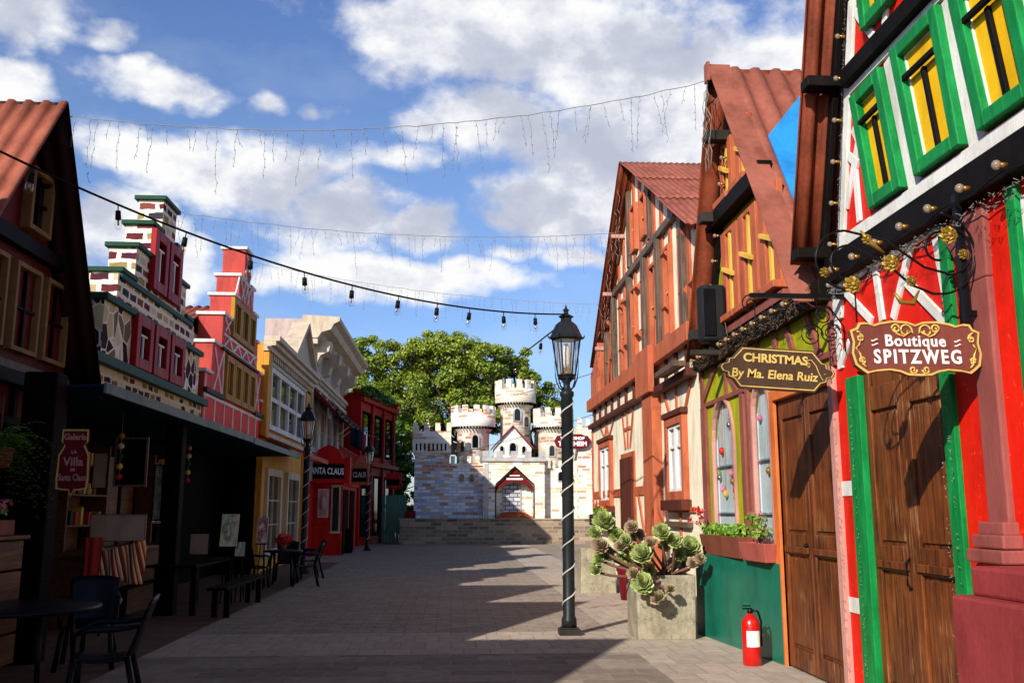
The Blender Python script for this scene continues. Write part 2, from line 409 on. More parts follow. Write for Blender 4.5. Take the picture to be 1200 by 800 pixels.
def slope_sheet(X0, X1, a, b, wl=.22, amp=.022, over=0, laps=1, lift=.02):
    """corrugated sheet from ridge a=(y,z) down to eave b, running X0..X1, waves run downslope"""
    mb = MB(); n = max(8, int(abs(X1-X0)/wl*8)); A = Vector((0, a[0], a[1])); B = Vector((0, b[0], b[1]))
    d = B-A; nr = Vector((0, -d.z, d.y)).normalized()
    if nr.z < 0: nr = -nr
    for k in range(laps):
        t0 = k/laps-(.02 if k else 0); t1 = (k+1)/laps
        def fn(i, j):
            x = X0+(X1-X0)*i; w = math.sin(2*PI*abs(x-X0)/wl); w = max(-1, min(1, w*1.6))*amp
            t = t0+(t1-t0)*j; sag = noise.noise(Vector((x*.8, t*4, a[0])))*.015
            return A+d*t+nr*(w+sag+lift*(j if laps > 1 else 0)-lift*k*0)+Vector((x, 0, 0))
        mb.grid(fn, n, 6)
    return mb
def cat3(a, b, sag, n=40):
    a = Vector(a); b = Vector(b); return [a+(b-a)*(i/n)-Vector((0, 0, sag*4*(i/n)*(1-i/n))) for i in range(n+1)]
def leaves(mb, c, rad, n, size, mi=0, rng=random, up=.3, shell=.55):
    for _ in range(n):
        d = Vector((rng.gauss(0, 1), rng.gauss(0, 1), rng.gauss(0, 1))).normalized()
        r = rng.uniform(shell, 1)**.7
        p = Vector(c)+Vector((d.x*rad[0], d.y*rad[1], d.z*rad[2]))*r
        nrm = (d+Vector((rng.uniform(-1, 1), rng.uniform(-1, 1), rng.uniform(-1, 1)+up))*.9).normalized()
        t = nrm.cross(Vector((rng.uniform(-1, 1), rng.uniform(-1, 1), rng.uniform(-1, 1)))).normalized(); b = nrm.cross(t)
        s = size*rng.uniform(.6, 1.3)
        mb.add([p-t*s*.5, p+b*s*.28+t*s*.05, p+t*s*.55, p-b*s*.28+t*s*.05], [(0, 1, 2, 3)], mi)
# ================================================================== RIGHT SIDE
FR = Fac(3.5, -1)
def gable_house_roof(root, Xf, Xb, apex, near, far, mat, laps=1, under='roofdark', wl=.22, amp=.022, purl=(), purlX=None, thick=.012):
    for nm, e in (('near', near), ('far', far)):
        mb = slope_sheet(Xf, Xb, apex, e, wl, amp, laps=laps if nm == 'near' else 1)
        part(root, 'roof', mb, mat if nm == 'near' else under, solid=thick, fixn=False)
# ---------------------------------------------------------------- A: red / white / green boutique
A = thing('boutique_building', 'red and white half-timbered boutique with bright green window frames and yellow panes', 'building', (3.5, 6, 0))
# walls: solid upper body, ground floor round the doorway (door Y 6.42-7.86)
mb = MB()
prof = [(8.33, 2.78), (8.2, 3.5), (7.5, 6.05), (6.75, 8.9), (5.6, 8.9), (3.6, 4.0), (3.6, 2.78)]
mb.prism([(3.5, y, z) for y, z in prof], (5.2, 0, 0))
mb.box(3.5, 8.7, 7.9, 8.33, 0, 2.78); mb.box(3.5, 8.7, 3.6, 6.38, 0, 2.78)
part(A, 'wall', mb, 'red')
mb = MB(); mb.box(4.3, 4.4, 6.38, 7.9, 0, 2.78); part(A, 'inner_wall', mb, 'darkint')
gable_house_roof(A, 3.2, 8.9, (6.45, 10.22), (4.1, 4.3), (8.52, 3.9), 'roofdark', wl=.15, amp=.03)
mb = MB()
for y, z in ((8.40, 4.02), (7.93, 5.5), (7.5, 6.8)):
    mb.box(3.17, 3.5, y-.16, y+.02, z-.12, z-.02)
mb.prism([(3.44, 8.46, 3.85), (3.44, 8.36, 3.85), (3.44, 6.40, 9.8), (3.44, 6.5, 9.8)], (.06, 0, 0))
part(A, 'purlin', mb, 'black', .008)
# black wall board next to the roof, white edging, white timbers
mb = MB(); FR.box(mb, 3.7, 8.16, 3.62, 3.86, 0, .12)
FR.beam(mb, (7.62, 5.36), (4.2, 5.36), .16, 0, .10)
part(A, 'dark_beam', mb, 'black', .01)
mb = MB(); bo = .022
def wb(a, b, w=.075): FR.beam(mb, a, b, w, 0, bo+.0006*len(mb.f) % .004)
FR.poly(mb, [(8.24, 3.3), (8.22, 3.5), (8.09, 3.9), (7.5, 6.05), (7.38, 6.05), (7.93, 3.95), (8.08, 3.3)], 0, .031)
FR.box(mb, 4.2, 8.0, 3.865, 4.02, 0, .033)
FR.box(mb, 4.2, 7.6, 5.215, 5.275, 0, .033); FR.box(mb, 4.2, 7.55, 5.445, 5.50, 0, .033)
for a, b in (((7.85, 4.25), (7.4, 4.95)), ((7.6, 4.9), (7.3, 4.4)), ((7.8, 4.75), (7.55, 4.55)), ((7.6, 4.05), (7.62, 4.6)),
             ((7.1, 5.5), (7.4, 5.9)), ((6.9, 5.5), (6.6, 6.3)), ((5.9, 5.5), (5.6, 6.3))):
    wb(a, b)
for a, b in (((6.6, 4.02), (6.85, 5.2)), ((5.74, 4.02), (5.94, 5.2)), ((4.95, 4.02), (5.1, 5.2))): wb(a, b, .2)
# panel above the door
def Wp(x, y): v = onX(965+x/3.404, 235+y/3.404, 3.5); return (v.y, v.z)
for a, b, w_ in (((48, 345), (75, 670), .10), ((40, 352), (470, 92), .09), ((75, 345), (200, 480), .07), ((212, 270), (242, 480), .08), ((352, 185), (285, 470), .08), ((335, 320), (500, 490), .08), ((455, 150), (512, 480), .08), ((75, 660), (110, 560), .06)):
    wb(Wp(*a), Wp(*b), w_)
for z in (.72, 1.72): FR.box(mb, 8.05, 8.33, z, z+.13, 0, .012)
# right hand panel by the frame edge
for a, b in (((5.3, 2.6), (5.3, 3.5)), ((5.2, 3.48), (4.4, 3.48)), ((5.25, 2.6), (4.9, 3.3)), ((4.5, 2.6), (4.9, 3.3)), ((5.3, 1.6), (5.3, 2.6))): wb(a, b, .09)
part(A, 'timber', mb, 'white', .003)
# green strips
mb = MB(); FR.box(mb, 7.80, 8.05, 0, 2.74, -.1, .04); FR.box(mb, 6.30, 6.45, 0, 2.7, -.1, .04); FR.box(mb, 6.2, 6.31, 2.7, 3.6, -.1, .04); FR.box(mb, 5.36, 5.46, 1.3, 3.6, 0, .05)
part(A, 'green_trim', mb, 'green', .006)
# pillar and plinth
mb = MB(); mb.box(3.0, 3.6, 3.4, 5.66, 0, 1.10); mb.box(3.1, 3.6, 3.6, 5.6, 1.10, 1.27)
part(A, 'plinth', mb, 'plinth', .02)
mb = MB(); mb.box(3.455, 3.52, 5.74, 5.97, 1.50, 3.1); mb.prism([(3.455, 5.97, 3.1), (3.455, 5.74, 3.1), (3.455, 5.72, 3.58), (3.455, 6.3, 3.58)], (.06, 0, 0))
for z, e in ((1.27, .09), (1.36, .06), (1.44, .03)): mb.box(3.43-e, 3.52, 5.74-e, 5.97+e, z, z+.085)
part(A, 'pillar', mb, 'brown_pil', .012)
# windows
for tl, tr, br, bl in ((((7.51, 5.14), (6.95, 5.16), (6.72, 4.05), (7.28, 4.05))), (((6.74, 5.18), (6.02, 5.18), (5.86, 4.05), (6.5, 4.05))), (((5.86, 5.18), (5.2, 5.18), (5.02, 4.05), (5.64, 4.05))),
                       (((7.3, 6.5), (6.75, 6.5), (6.68, 5.6), (7.2, 5.6))), (((6.4, 6.5), (5.8, 6.5), (5.72, 5.55), (6.3, 5.55))), (((5.5, 6.5), (4.9, 6.5), (4.8, 5.55), (5.4, 5.55)))):
    q = [tl, tr, br, bl]; mb = MB(); P = FR.ring(mb, q, .11, 0, .085)
    w = part(A, 'window', mb, 'green', .01)
    lm = MB(); FR.ring(lm, [P(.16, .09), P(.84, .09), P(.84, .91), P(.16, .91)], .02, 0, .03); part(w, 'lining', lm, 'white')
    pb = MB(); FR.poly(pb, [P(.17, .1), P(.83, .1), P(.83, .9), P(.17, .9)], .002, .018); part(w, 'pane', pb, 'yellow')
    m = MB(); FR.beam(m, P(.5, .30), P(.5, .9), .045, .018, .05); a, b = P(.16, .28), P(.84, .28); FR.beam(m, a, b, .045, .05, .085); part(w, 'mullion', m, 'black', .006)
# doors
def leaf_door(root, y0, y1, z1, Xd, panels, mat='door', knob=True, lat=.095):
    mb = MB(); mb.box(Xd, Xd+.03, y0, y1, .02, z1)
    mb.box(Xd-.03, Xd, y0, y0+lat, .02, z1); mb.box(Xd-.03, Xd, y1-lat, y1, .02, z1)
    for a, b in panels['rails']: mb.box(Xd-.03, Xd, y0+lat, y1-lat, a, b)
    for a, b in panels['fields']:
        ya, yb = y0+lat+.035, y1-lat-.035
        mb.box(Xd-.018, Xd, ya, yb, a+.035, b-.035)
    for a, b in panels['mould']: mb.box(Xd-.055, Xd-.03, y0+lat*.6, y1-lat*.6, a, b)
    d = part(root, 'door', mb, mat, .006)
    return d
PN = dict(rails=[(.02, .22), (1.12, 1.32), (2.42, 2.62)], fields=[(.22, 1.12), (1.32, 2.42)], mould=[(1.14, 1.20)])
d1 = leaf_door(A, 6.455, 7.125, 2.74, 3.545, PN); d2 = leaf_door(A, 7.135, 7.80, 2.74, 3.545, PN)
mb = MB(); mb.tube([(3.515, 7.19, 1.0), (3.485, 7.19, 1.03), (3.485, 7.19, 1.2), (3.515, 7.19, 1.23)], .010, 8); part(d2, 'handle', mb, 'iron')
# ---------------------------------------------------------------- B: christmas shop
B = thing('christmas_shop_building', 'narrow olive green and mauve gabled shop with orange shutters and arched display windows', 'building', (3.5, 10.7, 0))
mb = MB()
mb.prism([(3.5, y, z) for y, z in [(13.1, 3.1), (13.1, 3.55), (12.45, 3.75), (11.0, 6.85), (8.6, 3.75), (8.34, 3.55), (8.34, 3.1)]], (5.0, 0, 0))
mb.box(3.5, 8.5, 12.52, 13.1, 0, 3.1)                 # pier far
mb.box(3.5, 8.5, 10.8, 11.48, 0, 3.1)
mb.box(3.5, 3.7, 10.06, 10.8, 0, 1.0); mb.box(3.5, 3.7, 11.48, 12.52, 0, 1.0)
mb.box(3.5, 8.5, 9.97, 10.1, 0, 3.1); mb.box(3.5, 8.5, 8.34, 8.42, 0, 3.1); mb.box(3.5, 3.8, 8.42, 9.97, 2.86, 3.1)
part(B, 'wall', mb, 'olive')
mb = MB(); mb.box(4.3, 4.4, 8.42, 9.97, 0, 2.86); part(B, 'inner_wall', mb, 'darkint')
gable_house_roof(B, 3.2, 8.6, (11.0, 7.14), (8.45, 3.5), (12.62, 3.6), 'roofred', wl=.27, amp=.028)
mb = MB(); mb.prism([(3.44, 12.5, 3.62), (3.44, 12.38, 3.62), (3.44, 10.96, 6.85), (3.44, 11.05, 6.95)], (.06, 0, 0)); part(B, 'rafter', mb, 'black', .006)
mb = MB()   # barge cap along the near slope, the ridge cap
def onroofB(t, x, h=.03):
    a = Vector((0, 11.0, 7.14)); b = Vector((0, 8.45, 3.5)); n = Vector((0, -(b-a).z, (b-a).y)).normalized(); n = n if n.z > 0 else -n
    return a+(b-a)*t+n*h+Vector((x, 0, 0))
mb.prism([onroofB(-.005, 3.17, .035), onroofB(1.0, 3.17, .035), onroofB(1.0, 3.47, .035), onroofB(-.005, 3.47, .035)], (onroofB(0, 0, .012)-onroofB(0, 0, 0)))
mb.box(3.16, 3.2, 10.93, 11.07, 6.95, 7.2)
part(B, 'ridge_cap', mb, 'roofred')
def plane_hit(px, py, off=.06):
    a = onroofB(0, 0, off); b = onroofB(1, 0, off); e = (b-a).normalized(); n = Vector((1, 0, 0)).cross(e)
    d = ray(px, py); t = (a-Vector((0, 0, EYE))).dot(n)/d.dot(n); return Vector((0, 0, EYE))+d*t
mb = MB(); blu = [plane_hit(*p) for p in ((948, 100), (900, 160), (930, 236), (948, 290), (975, 290), (985, 100))]
nn = (onroofB(0, 0, .02)-onroofB(0, 0, 0)); mb.prism(blu, nn)
part(B, 'roof_panel', mb, 'blue', label='bright blue sheet fixed over the red corrugated roof')
mb = MB()
for y, z in ((12.32, 3.98), (11.62, 5.4), (11.2, 6.35)): mb.box(3.18, 3.5, y-.12, y+.05, z-.13, z+.0)
part(B, 'purlin', mb, 'duct', .006)
mb = MB(); FR.poly(mb, [(12.5, 3.75), (11.05, 6.9), (10.93, 6.75), (12.3, 3.75)], 0, .035)
FR.beam(mb, (12.1, 5.32), (9.7, 5.32), .2, 0, .17); FR.box(mb, 8.3, 12.95, 3.50, 3.72, 0, .13)
part(B, 'dark_beam', mb, 'black', .01)
mb = MB()
# mauve timbers below the dark beam, pilaster and stripes
for a, b, w in (((12.9, 3.05), (12.9, 3.5), .12), ((12.85, 3.1), (12.2, 3.48), .1), ((11.9, 3.48), (11.3, 3.02), .1), ((11.75, 3.0), (11.75, 3.48), .07), ((10.7, 3.0), (10.95, 3.48), .12), ((10.5, 3.48), (10.3, 3.0), .12),
                ((9.2, 2.98), (9.5, 3.48), .1), ((8.9, 3.48), (8.6, 2.98), .1), ((8.34, 2.9), (8.34, 3.5), .1), ((9.85, 3.05), (9.85, 3.5), .1), ((12.95, 3.02), (8.3, 3.02), .06)):
    FR.beam(mb, a, b, w, 0, .03+len(mb.f)*.0001)
FR.box(mb, 12.72, 12.95, 0, 3.0, 0, .045); FR.box(mb, 11.05, 11.2, 1.03, 2.99, 0, .03); FR.box(mb, 10.82, 10.92, 1.03, 2.99, 0, .045)
part(B, 'timber', mb, 'mauve', .004)
# arched display windows
def arch_pts(y0, y1, z0, z1, n=10):
    c = (y0+y1)/2; r = (y1-y0)/2; zs = z1-r*1.15
    return [(y0, z0)]+[(c-r*math.cos(PI*i/n), zs+r*1.15*math.sin(PI*i/n)) for i in range(n+1)]+[(y1, z0)]
def arch_fill(mb, y0, y1, z1, ztop, o0, o1):      # wall above an arched opening
    pts = arch_pts(y0, y1, z1-2, z1)[1:-1]
    for a, b in zip(pts, pts[1:]): FR.poly(mb, [a, b, (b[0], ztop), (a[0], ztop)], o0, o1)
for (y0, y1, z0, z1) in ((11.5, 12.5, 1.02, 3.06), (10.12, 10.78, 1.02, 3.06)):
    mb = MB(); pts = arch_pts(y0, y1, z0, z1); ins = arch_pts(y0+.045, y1-.045, z0+.04, z1-.05)
    for i in range(len(pts)-1): FR.poly(mb, [pts[i], pts[i+1], ins[i+1], ins[i]], -.02, .03)
    FR.poly(mb, [pts[0], ins[0], ins[-1], pts[-1]], -.02, .03)
    w = part(B, 'display_window', mb, 'pinktrim')
    m = MB(); arch_fill(m, y0, y1, z1, 3.1, -.1, 0); part(w, 'arch', m, 'olive')
    m = MB(); m.add([(3.512, y0+.03, z0+.03), (3.512, y1-.03, z0+.03), (3.512, y1-.03, z1-.1), (3.512, y0+.03, z1-.1)], [(0, 1, 2, 3)]); part(w, 'glass', m, 'clear')
    m = MB(); m.box(3.56, 3.59, y0+.004, y1-.004, z0, 3.08); m.box(3.505, 3.56, y1-.006, y1-.001, z0, z1-.35); m.box(3.505, 3.56, y0+.001, y0+.006, z0, z1-.35)
    part(w, 'cabinet_back', m, paint('display_back', 'c9dbe0', .7, .04) if 'db' not in M else M['db'])
    m = MB()
    for z in (1.55, 2.15): m.box(3.52, 3.56, y0+.01, y1-.01, z, z+.02)
    part(w, 'glass_shelf', m, 'glassblue')
rng = random.Random(4); cols = ['petalr', 'gold', 'boxleaf', 'petalp', 'steel', 'goldp']
mb = MB()
for i in range(16):
    y = rng.choice([rng.uniform(11.6, 11.95), rng.uniform(12.0, 12.4), rng.uniform(10.2, 10.7)]); z = rng.uniform(1.7, 2.85)
    mb = MB(); mb.ball((3.535, y, z), rng.uniform(.03, .045), 10, 0, 1.2); mb.tube([(3.535, y, z+.05), (3.535, y, 3.0)], .002, 4, 0); part(B, 'hanging_ornament', mb, cols[i % 6])
# orange door surround + door
mb = MB(); FR.box(mb, 9.97, 10.12, 0, 2.88, -.05, .03); FR.box(mb, 8.43, 9.97, 2.76, 2.88, -.05, .05); part(B, 'door_frame', mb, 'orangel', .006)
mb = MB(); FR.box(mb, 8.335, 8.43, 0, 2.9, -.1, .05); part(B, 'door_jamb', mb, 'pinktrim', .004)
PB = dict(rails=[(.02, .22), (1.15, 1.36), (2.55, 2.76)], fields=[(.22, 1.15), (1.36, 2.55)], mould=[(1.17, 1.23)])
leaf_door(B, 8.435, 9.19, 2.76, 3.545, PB); d = leaf_door(B, 9.2, 9.965, 2.76, 3.545, PB)
mb = MB(); mb.ball((3.5, 9.3, 1.25), .024, 10); part(d, 'handle', mb, 'iron')
# teal display base
mb = MB(); mb.prism([(3.22, 12.58, 0), (3.28, 12.0, 0), (3.47, 10.0, 0), (3.72, 10.06, 0), (3.72, 12.58, 0)], (0, 0, 1.04)); part(B, 'display_base', mb, 'teal', .015)
# orange shuttered windows upstairs
def shutwin(root, F, y0, y1, z0, z1, mull='straw', frame='orange', pane='darkint', fo=.07, cr=.5):
    mb = MB(); w3 = (y1-y0)*.3
    for a, b in ((y0, y0+w3), (y1-w3, y1)): F.box(mb, a, b, z0, z1, 0, fo)
    F.box(mb, y0+w3, y1-w3, z1-.06, z1, 0, fo); F.box(mb, y0-.03, y1+.03, z0-.08, z0, 0, fo+.10)
    w = part(root, 'window', mb, frame, .008)
    p = MB(); F.box(p, y0+w3, y1-w3, z0, z1-.06, 0, .012); part(w, 'pane', p, pane)
    m = MB(); c = (y0+y1)/2; F.box(m, c-.035, c+.035, z0, z1-.06, .012, fo-.01); F.beam(m, (y0+w3*.6, z0+(z1-z0)*cr-.08), (y1-w3*.6, z0+(z1-z0)*cr+.08), .05, fo, fo+.04); part(w, 'mullion', m, mull)
    c2 = MB(); return w
for y in (9.42, 10.16, 10.9): shutwin(B, FR, y, y+.66, 3.98, 5.1)
for y in (10.3, 10.98): shutwin(B, FR, y, y+.5, 5.5, 6.25)
mb = MB(); FR.box(mb, 9.3, 12.0, 3.76, 3.86, 0, .1); part(B, 'sill', mb, 'mauve', .005)
# ---------------------------------------------------------------- C: cream and orange house
Cc = thing('half_timbered_house', 'long cream and orange half-timbered house with weathered boards and red tin roof', 'building', (3.5, 18, 0))
mb = MB(); mb.box(3.5, 9, 13.12, 23.45, 0, 4.2)
part(Cc, 'wall', mb, 'cream')
FU = Fac(3.72, -1)
mb = MB(); mb.prism([(3.72, y, z) for y, z in ((13.15, 4.2), (13.15, 5.2), (13.6, 5.75), (18.45, 8.6), (22.8, 5.15), (22.8, 4.2))], (5, 0, 0)); part(Cc, 'gable_wall', mb, 'cream')
gable_house_roof(Cc, 3.4, 9.4, (18.5, 8.76), (13.2, 5.75), (23.1, 5.1), 'roofred', laps=3, wl=.12, amp=.010)
mb = MB()
for y, z in ((22.3, 5.55), (21.0, 6.6), (19.7, 7.6)): mb.box(3.42, 3.72, y-.04, y+.04, z-.14, z-.06)
part(Cc, 'purlin', mb, 'pinktrim')
# bands between storeys
mb = MB(); FR.box(mb, 13.2, 23.5, 4.02, 4.3, 0, .14); FR.box(mb, 15.45, 16.6, 3.55, 4.34, .14, .24); FR.box(mb, 15.6, 16.4, 0, 3.55, 0, .17)
FR.poly(mb, [(23.45, 4.3), (22.3, 4.3), (22.3, 5.6), (23.0, 5.1), (23.45, 5.0)], -.25, .03)
FR.box(mb, 23.3, 23.47, 0, 3.6, 0, .03)
part(Cc, 'orange_band', mb, 'orange', .01)
mb = MB(); FR.box(mb, 16.4, 23.46, 3.58, 3.68, 0, .12); FR.box(mb, 13.2, 15.45, 3.5, 3.62, 0, .16)
for y in [16.9+.85*i for i in range(8)]+[13.6, 14.3, 15.0]: FR.box(mb, y, y+.12, 3.68, 4.02, 0, .05)
part(Cc, 'dark_ledge', mb, 'dbrown', .01)
mb = MB()
for y in (22.05, 20.35, 19.45, 17.85):
    FR.box(mb, y-.05, y+.05, 0 if y in (19.45, 17.85) else 0, 3.58, 0, .022) if False else None
for a, b, w in (((22.2, 3.55), (21.4, 3.15), .07), ((20.2, 3.55), (21.0, 3.15), .07), ((21.2, 3.15), (21.2, 3.55), .07), ((21.6, 3.15), (21.2, 3.55), .05), ((20.85, 3.15), (21.2, 3.55), .05),
                ((19.2, 3.55), (18.9, 2.8), .08), ((18.0, 3.55), (18.4, 2.8), .08), ((18.65, 2.8), (18.65, 3.55), .07), ((18.3, 3.2), (19.0, 3.2), .06),
                ((15.3, 3.5), (14.9, 3.05), .08), ((13.5, 3.5), (13.95, 3.05), .08), ((14.45, 3.05), (14.45, 3.5), .07),
                ((23.3, 1.95), (16.5, 1.95), .16), ((17.7, 1.9), (17.0, .9), .09), ((22.9, 1.9), (22.7, .2), .09), ((13.5, 1.6), (15.2, 1.6), .08), ((14.4, 1.6), (14.4, .9), .08)):
    FR.beam(mb, a, b, w, 0, .022+len(mb.f)*.0001)
part(Cc, 'timber', mb, 'orange', .003)
mb = MB(); FR.box(mb, 13.7, 15.2, 1.34, 1.42, 0, .08); FR.box(mb, 13.7, 15.2, 1.12, 1.2, 0, .08); FR.box(mb, 13.2, 14.5, 3.64, 3.72, .16, .34)
part(Cc, 'ledge_board', mb, 'umber', .005)
for (y0, y1, z0, z1) in ((20.45, 22.05, 1.68, 3.12), (13.85, 15.05, 1.75, 3.03)):
    w = window(FR, Cc, qrect(y0, y1, z0, z1), .13, .09, 'orange', 'curtain', 'orange', 0, 0)
    for i in range(2):
        a = y0+.14+(y1-y0-.28)*i/2; b = a+(y1-y0-.28)/2; s = MB(); FR.ring(s, qrect(a+.01, b-.01, z0+.13, z1-.13), .05, .015, .06); FR.box(s, a+.06, b-.06, z0+(z1-z0)*.62, z0+(z1-z0)*.62+.04, .015, .05); part(w, 'sash', s, 'white', .004)
    m = MB(); FR.box(m, y0-.1, y1+.1, z0-.16, z0, 0, .16); part(w, 'sill', m, 'dbrown', .01); m = MB(); FR.box(m, y0-.05, y1+.05, z1, z1+.09, 0, .12); part(w, 'lintel', m, 'dbrown', .01)
mb = MB(); FR.box(mb, 17.95, 19.4, .02, 2.72, .0, .03)
d = part(Cc, 'door_frame', mb, 'orange')
mb = MB(); 
for i in range(4): FR.box(mb, 18.1+.3*i, 18.385+.3*i, .02, 2.62, .03, .075)
dd = part(Cc, 'door', mb, 'dbrown', .006); mb = MB(); mb.ball((3.4, 18.25, 1.25), .04, 8); mb.box(3.38, 3.425, 18.2, 18.32, 1.1, 1.45); part(dd, 'handle', mb, 'steel')
# upper timbering
mb = MB(); mo = MB(); md = MB()
def zroof(y): return min(5.75+(y-13.2)*(8.76-5.75)/5.3, 8.76-(y-18.5)*(8.76-5.1)/4.6)-.18
ys = [13.5+.62*i for i in range(15)]
for i, y in enumerate(ys):
    top = zroof(y+.15)
    FU.box(mb, y, y+.18, 4.3, top, 0, .035+.002*(i % 3))
    if i % 3 != 2:
        mo.prism([(3.68, y+.18, 4.95), (3.60, y+.18, 5.03), (3.68, y+.18, 5.12)], (0, .3, 0)); mo.prism([(3.68, y+.18, 5.9), (3.60, y+.18, 5.98), (3.68, y+.18, 6.07)], (0, .3, 0))
FU.beam(mb, (22.0, 4.4), (21.3, 5.7), .12, .05, .09)
part(Cc, 'upper_plank', mb, 'orange', .006); part(Cc, 'bracket_block', mo, 'orange')
FU.box(md, 14.9, 21.2, 6.42, 6.56, 0, .10)
for y in (22.0, 20.95, 19.0, 17.45, 16.2, 14.4): FU.beam(md, (y, 4.32), (y+.02, min(zroof(y), 6.4)), .2, .01, .12)
for y in (16.8, 18.9): FU.box(md, y, y+.16, 6.6, zroof(y), 0, .10)
part(Cc, 'weathered_beam', md, 'umber', .01)
for (y0, y1, z0, z1) in ((19.6, 20.1, 4.5, 6.1), (18.4, 18.85, 4.5, 6.1), (16.5, 17.0, 4.5, 6.1), (15.35, 15.8, 4.5, 6.1), (17.2, 17.7, 6.8, 7.7), (18.2, 18.7, 6.8, 7.8)):
    window(FU, Cc, qrect(y0, y1, z0, z1), .07, .09, 'orange', 'glass', 'straw', 0, 1)

# ---------------------------------------------------------------- hanging signs
def shape_sign(root, cx, cy, cz, W, H, outline, edge_mat, face_mat, thick=.05):
    """board in the XZ plane, face towards -Y"""
    pts = [(cx+x*W/2, cy, cz+z*H/2) for x, z in outline]
    mb = MB(); mb.prism(pts, (0, thick, 0)); b = part(root, 'board', mb, face_mat, .004)
    return b
def mir(pts): return pts+[(-x, z) for x, z in reversed(pts)]
S = thing('boutique_sign', 'scalloped brown hanging sign reading Boutique SPITZWEG in white', 'sign', (2.95, 5.85, 2.6))
up = [(0, .86), (.12, .97), (.35, 1.0), (.55, .92), (.64, .84), (.76, .92), (.86, .9), (.9, .72), (1.0, .62), (.97, .2), (1.0, -.2), (.96, -.62), (.88, -.78), (.8, -.92), (.66, -.84), (.45, -.80), (.3, -.86), (.18, -.98), (0, -1.0)]
W, H = .95, .36; cx, cy, cz = 2.985, 5.8, 2.625
outl = mir(up)[:-1]
outl = up+[(-x, z) for x, z in reversed(up[1:-1])]
tilt = Matrix.Translation((cx, cy, cz)) @ Matrix.Rotation(R(-1.6), 4, 'Y') @ Matrix.Rotation(R(9), 4, 'Z')
def tp(x, z, o): return tuple(tilt @ Vector((x*W/2, o, z*H/2)))
mb = MB(); mb.prism([tp(x, z, 0) for x, z in outl], (0, .045, 0)); bd = part(S, 'board', mb, ['signbrown'], .003)
mb = MB(); n = len(outl)
ins = [(x*(1-.03), z*(1-.075)) for x, z in outl]
for i in range(n):
    j = (i+1) % n; mb.prism([tp(*outl[i], -.001), tp(*outl[j], -.001), tp(*ins[j], -.001), tp(*ins[i], -.001)], (0, -.005, 0))
def curl(mb, pts, w=.011): mb.tube([tp(x, z, -.004) for x, z in pts], w*.5, 6)
def scr(cx_, cz_, r, a0, turns, sgn=1, asp=2.58):
    return [(cx_+r*(1-t*.75)*math.cos(a0+sgn*2*PI*turns*t), cz_+asp*r*(1-t*.75)*math.sin(a0+sgn*2*PI*turns*t)) for t in [k/18 for k in range(19)]]
for sx in (-1, 1):
    for c in (scr(.16, .62, .11, PI*1.1, 1.1, -1), scr(.30, .70, .07, 0, 1.2, 1), scr(.86, .35, .055, PI/2, 1.3, 1), scr(.86, -.45, .055, -PI/2, 1.3, -1), scr(.10, -.78, .06, PI, 1.2, 1), [(.9, .6), (.83, .5), (.88, .1), (.93, 0), (.88, -.2), (.84, -.6), (.8, -.7)], [(.08, .6), (.2, .42), (.28, .5), (.36, .68)]):
        curl(mb, [(x*sx, z) for x, z in c], .013)
part(bd, 'border', mb, 'goldp')
mb = MB(); tm = tilt @ Matrix.Rotation(R(90), 4, 'X')
mb.text('Boutique', .105, tm @ Matrix.Translation((-.01, .045, .004)), depth=.002, bold=.0022, sx=1.05, space=1.12)
mb.text('SPITZWEG', .125, tm @ Matrix.Translation((0, -.06, .004)), depth=.002, bold=.0034, sx=.9, space=1.28)
for sx in (-1, 1):
    for dz in (.0, .1): mb.tube([tp(sx*.64+dx, .28-dz*1.6+.035*math.sin(dx*50), -.003) for dx in (-.05, -.025, 0, .025, .05)], .005, 5)
part(bd, 'lettering', mb, 'whitep')
mb = MB()
mb.box(3.36, 3.40, 5.86, 5.91, 2.80, 3.70); mb.box(3.38, 3.46, 5.88, 5.90, 2.86, 2.9); mb.box(3.38, 3.46, 5.88, 5.90, 3.64, 3.67)
def sp(c, rx, rz, a0, a1, k0=1.0, k1=1.0, n=26):
    return [(c[0]+rx*(k0+(k1-k0)*i/n)*math.cos(a0+(a1-a0)*i/n), 5.85, c[1]+rz*(k0+(k1-k0)*i/n)*math.sin(a0+(a1-a0)*i/n)) for i in range(n+1)]
ir = []
ir.append([(2.5, 5.85, 3.0)]+sp((2.58, 3.22), .21, .2, -PI/2, -PI*1.5, 1, 1)+[(2.85, 5.85, 3.36), (3.1, 5.85, 3.18), (3.25, 5.85, 3.14)]+sp((3.26, 3.3), .17, .17, -PI/2, PI*.8, 1, 1))
ir.append(sp((2.6, 3.2), .13, .12, -PI*.1, -PI*1.5, 1, 1)+[(2.85, 5.85, 3.2), (3.0, 5.85, 3.06), (3.15, 5.85, 3.0)]+sp((3.2, 3.28), .26, .28, -PI/2, PI*.45, 1, 1))
ir.append(sp((3.22, 3.3), .14, .14, PI*.2, PI*1.5, 1, .5))
for p in ir: mb.tube(p, .0085, 6)
mb.tube([(2.62, 5.85, 2.8), (2.62, 5.85, 3.02)], .006, 6); mb.tube([(3.32, 5.85, 2.8), (3.32, 5.85, 3.08)], .006, 6)
part(S, 'bracket', mb, 'iron')
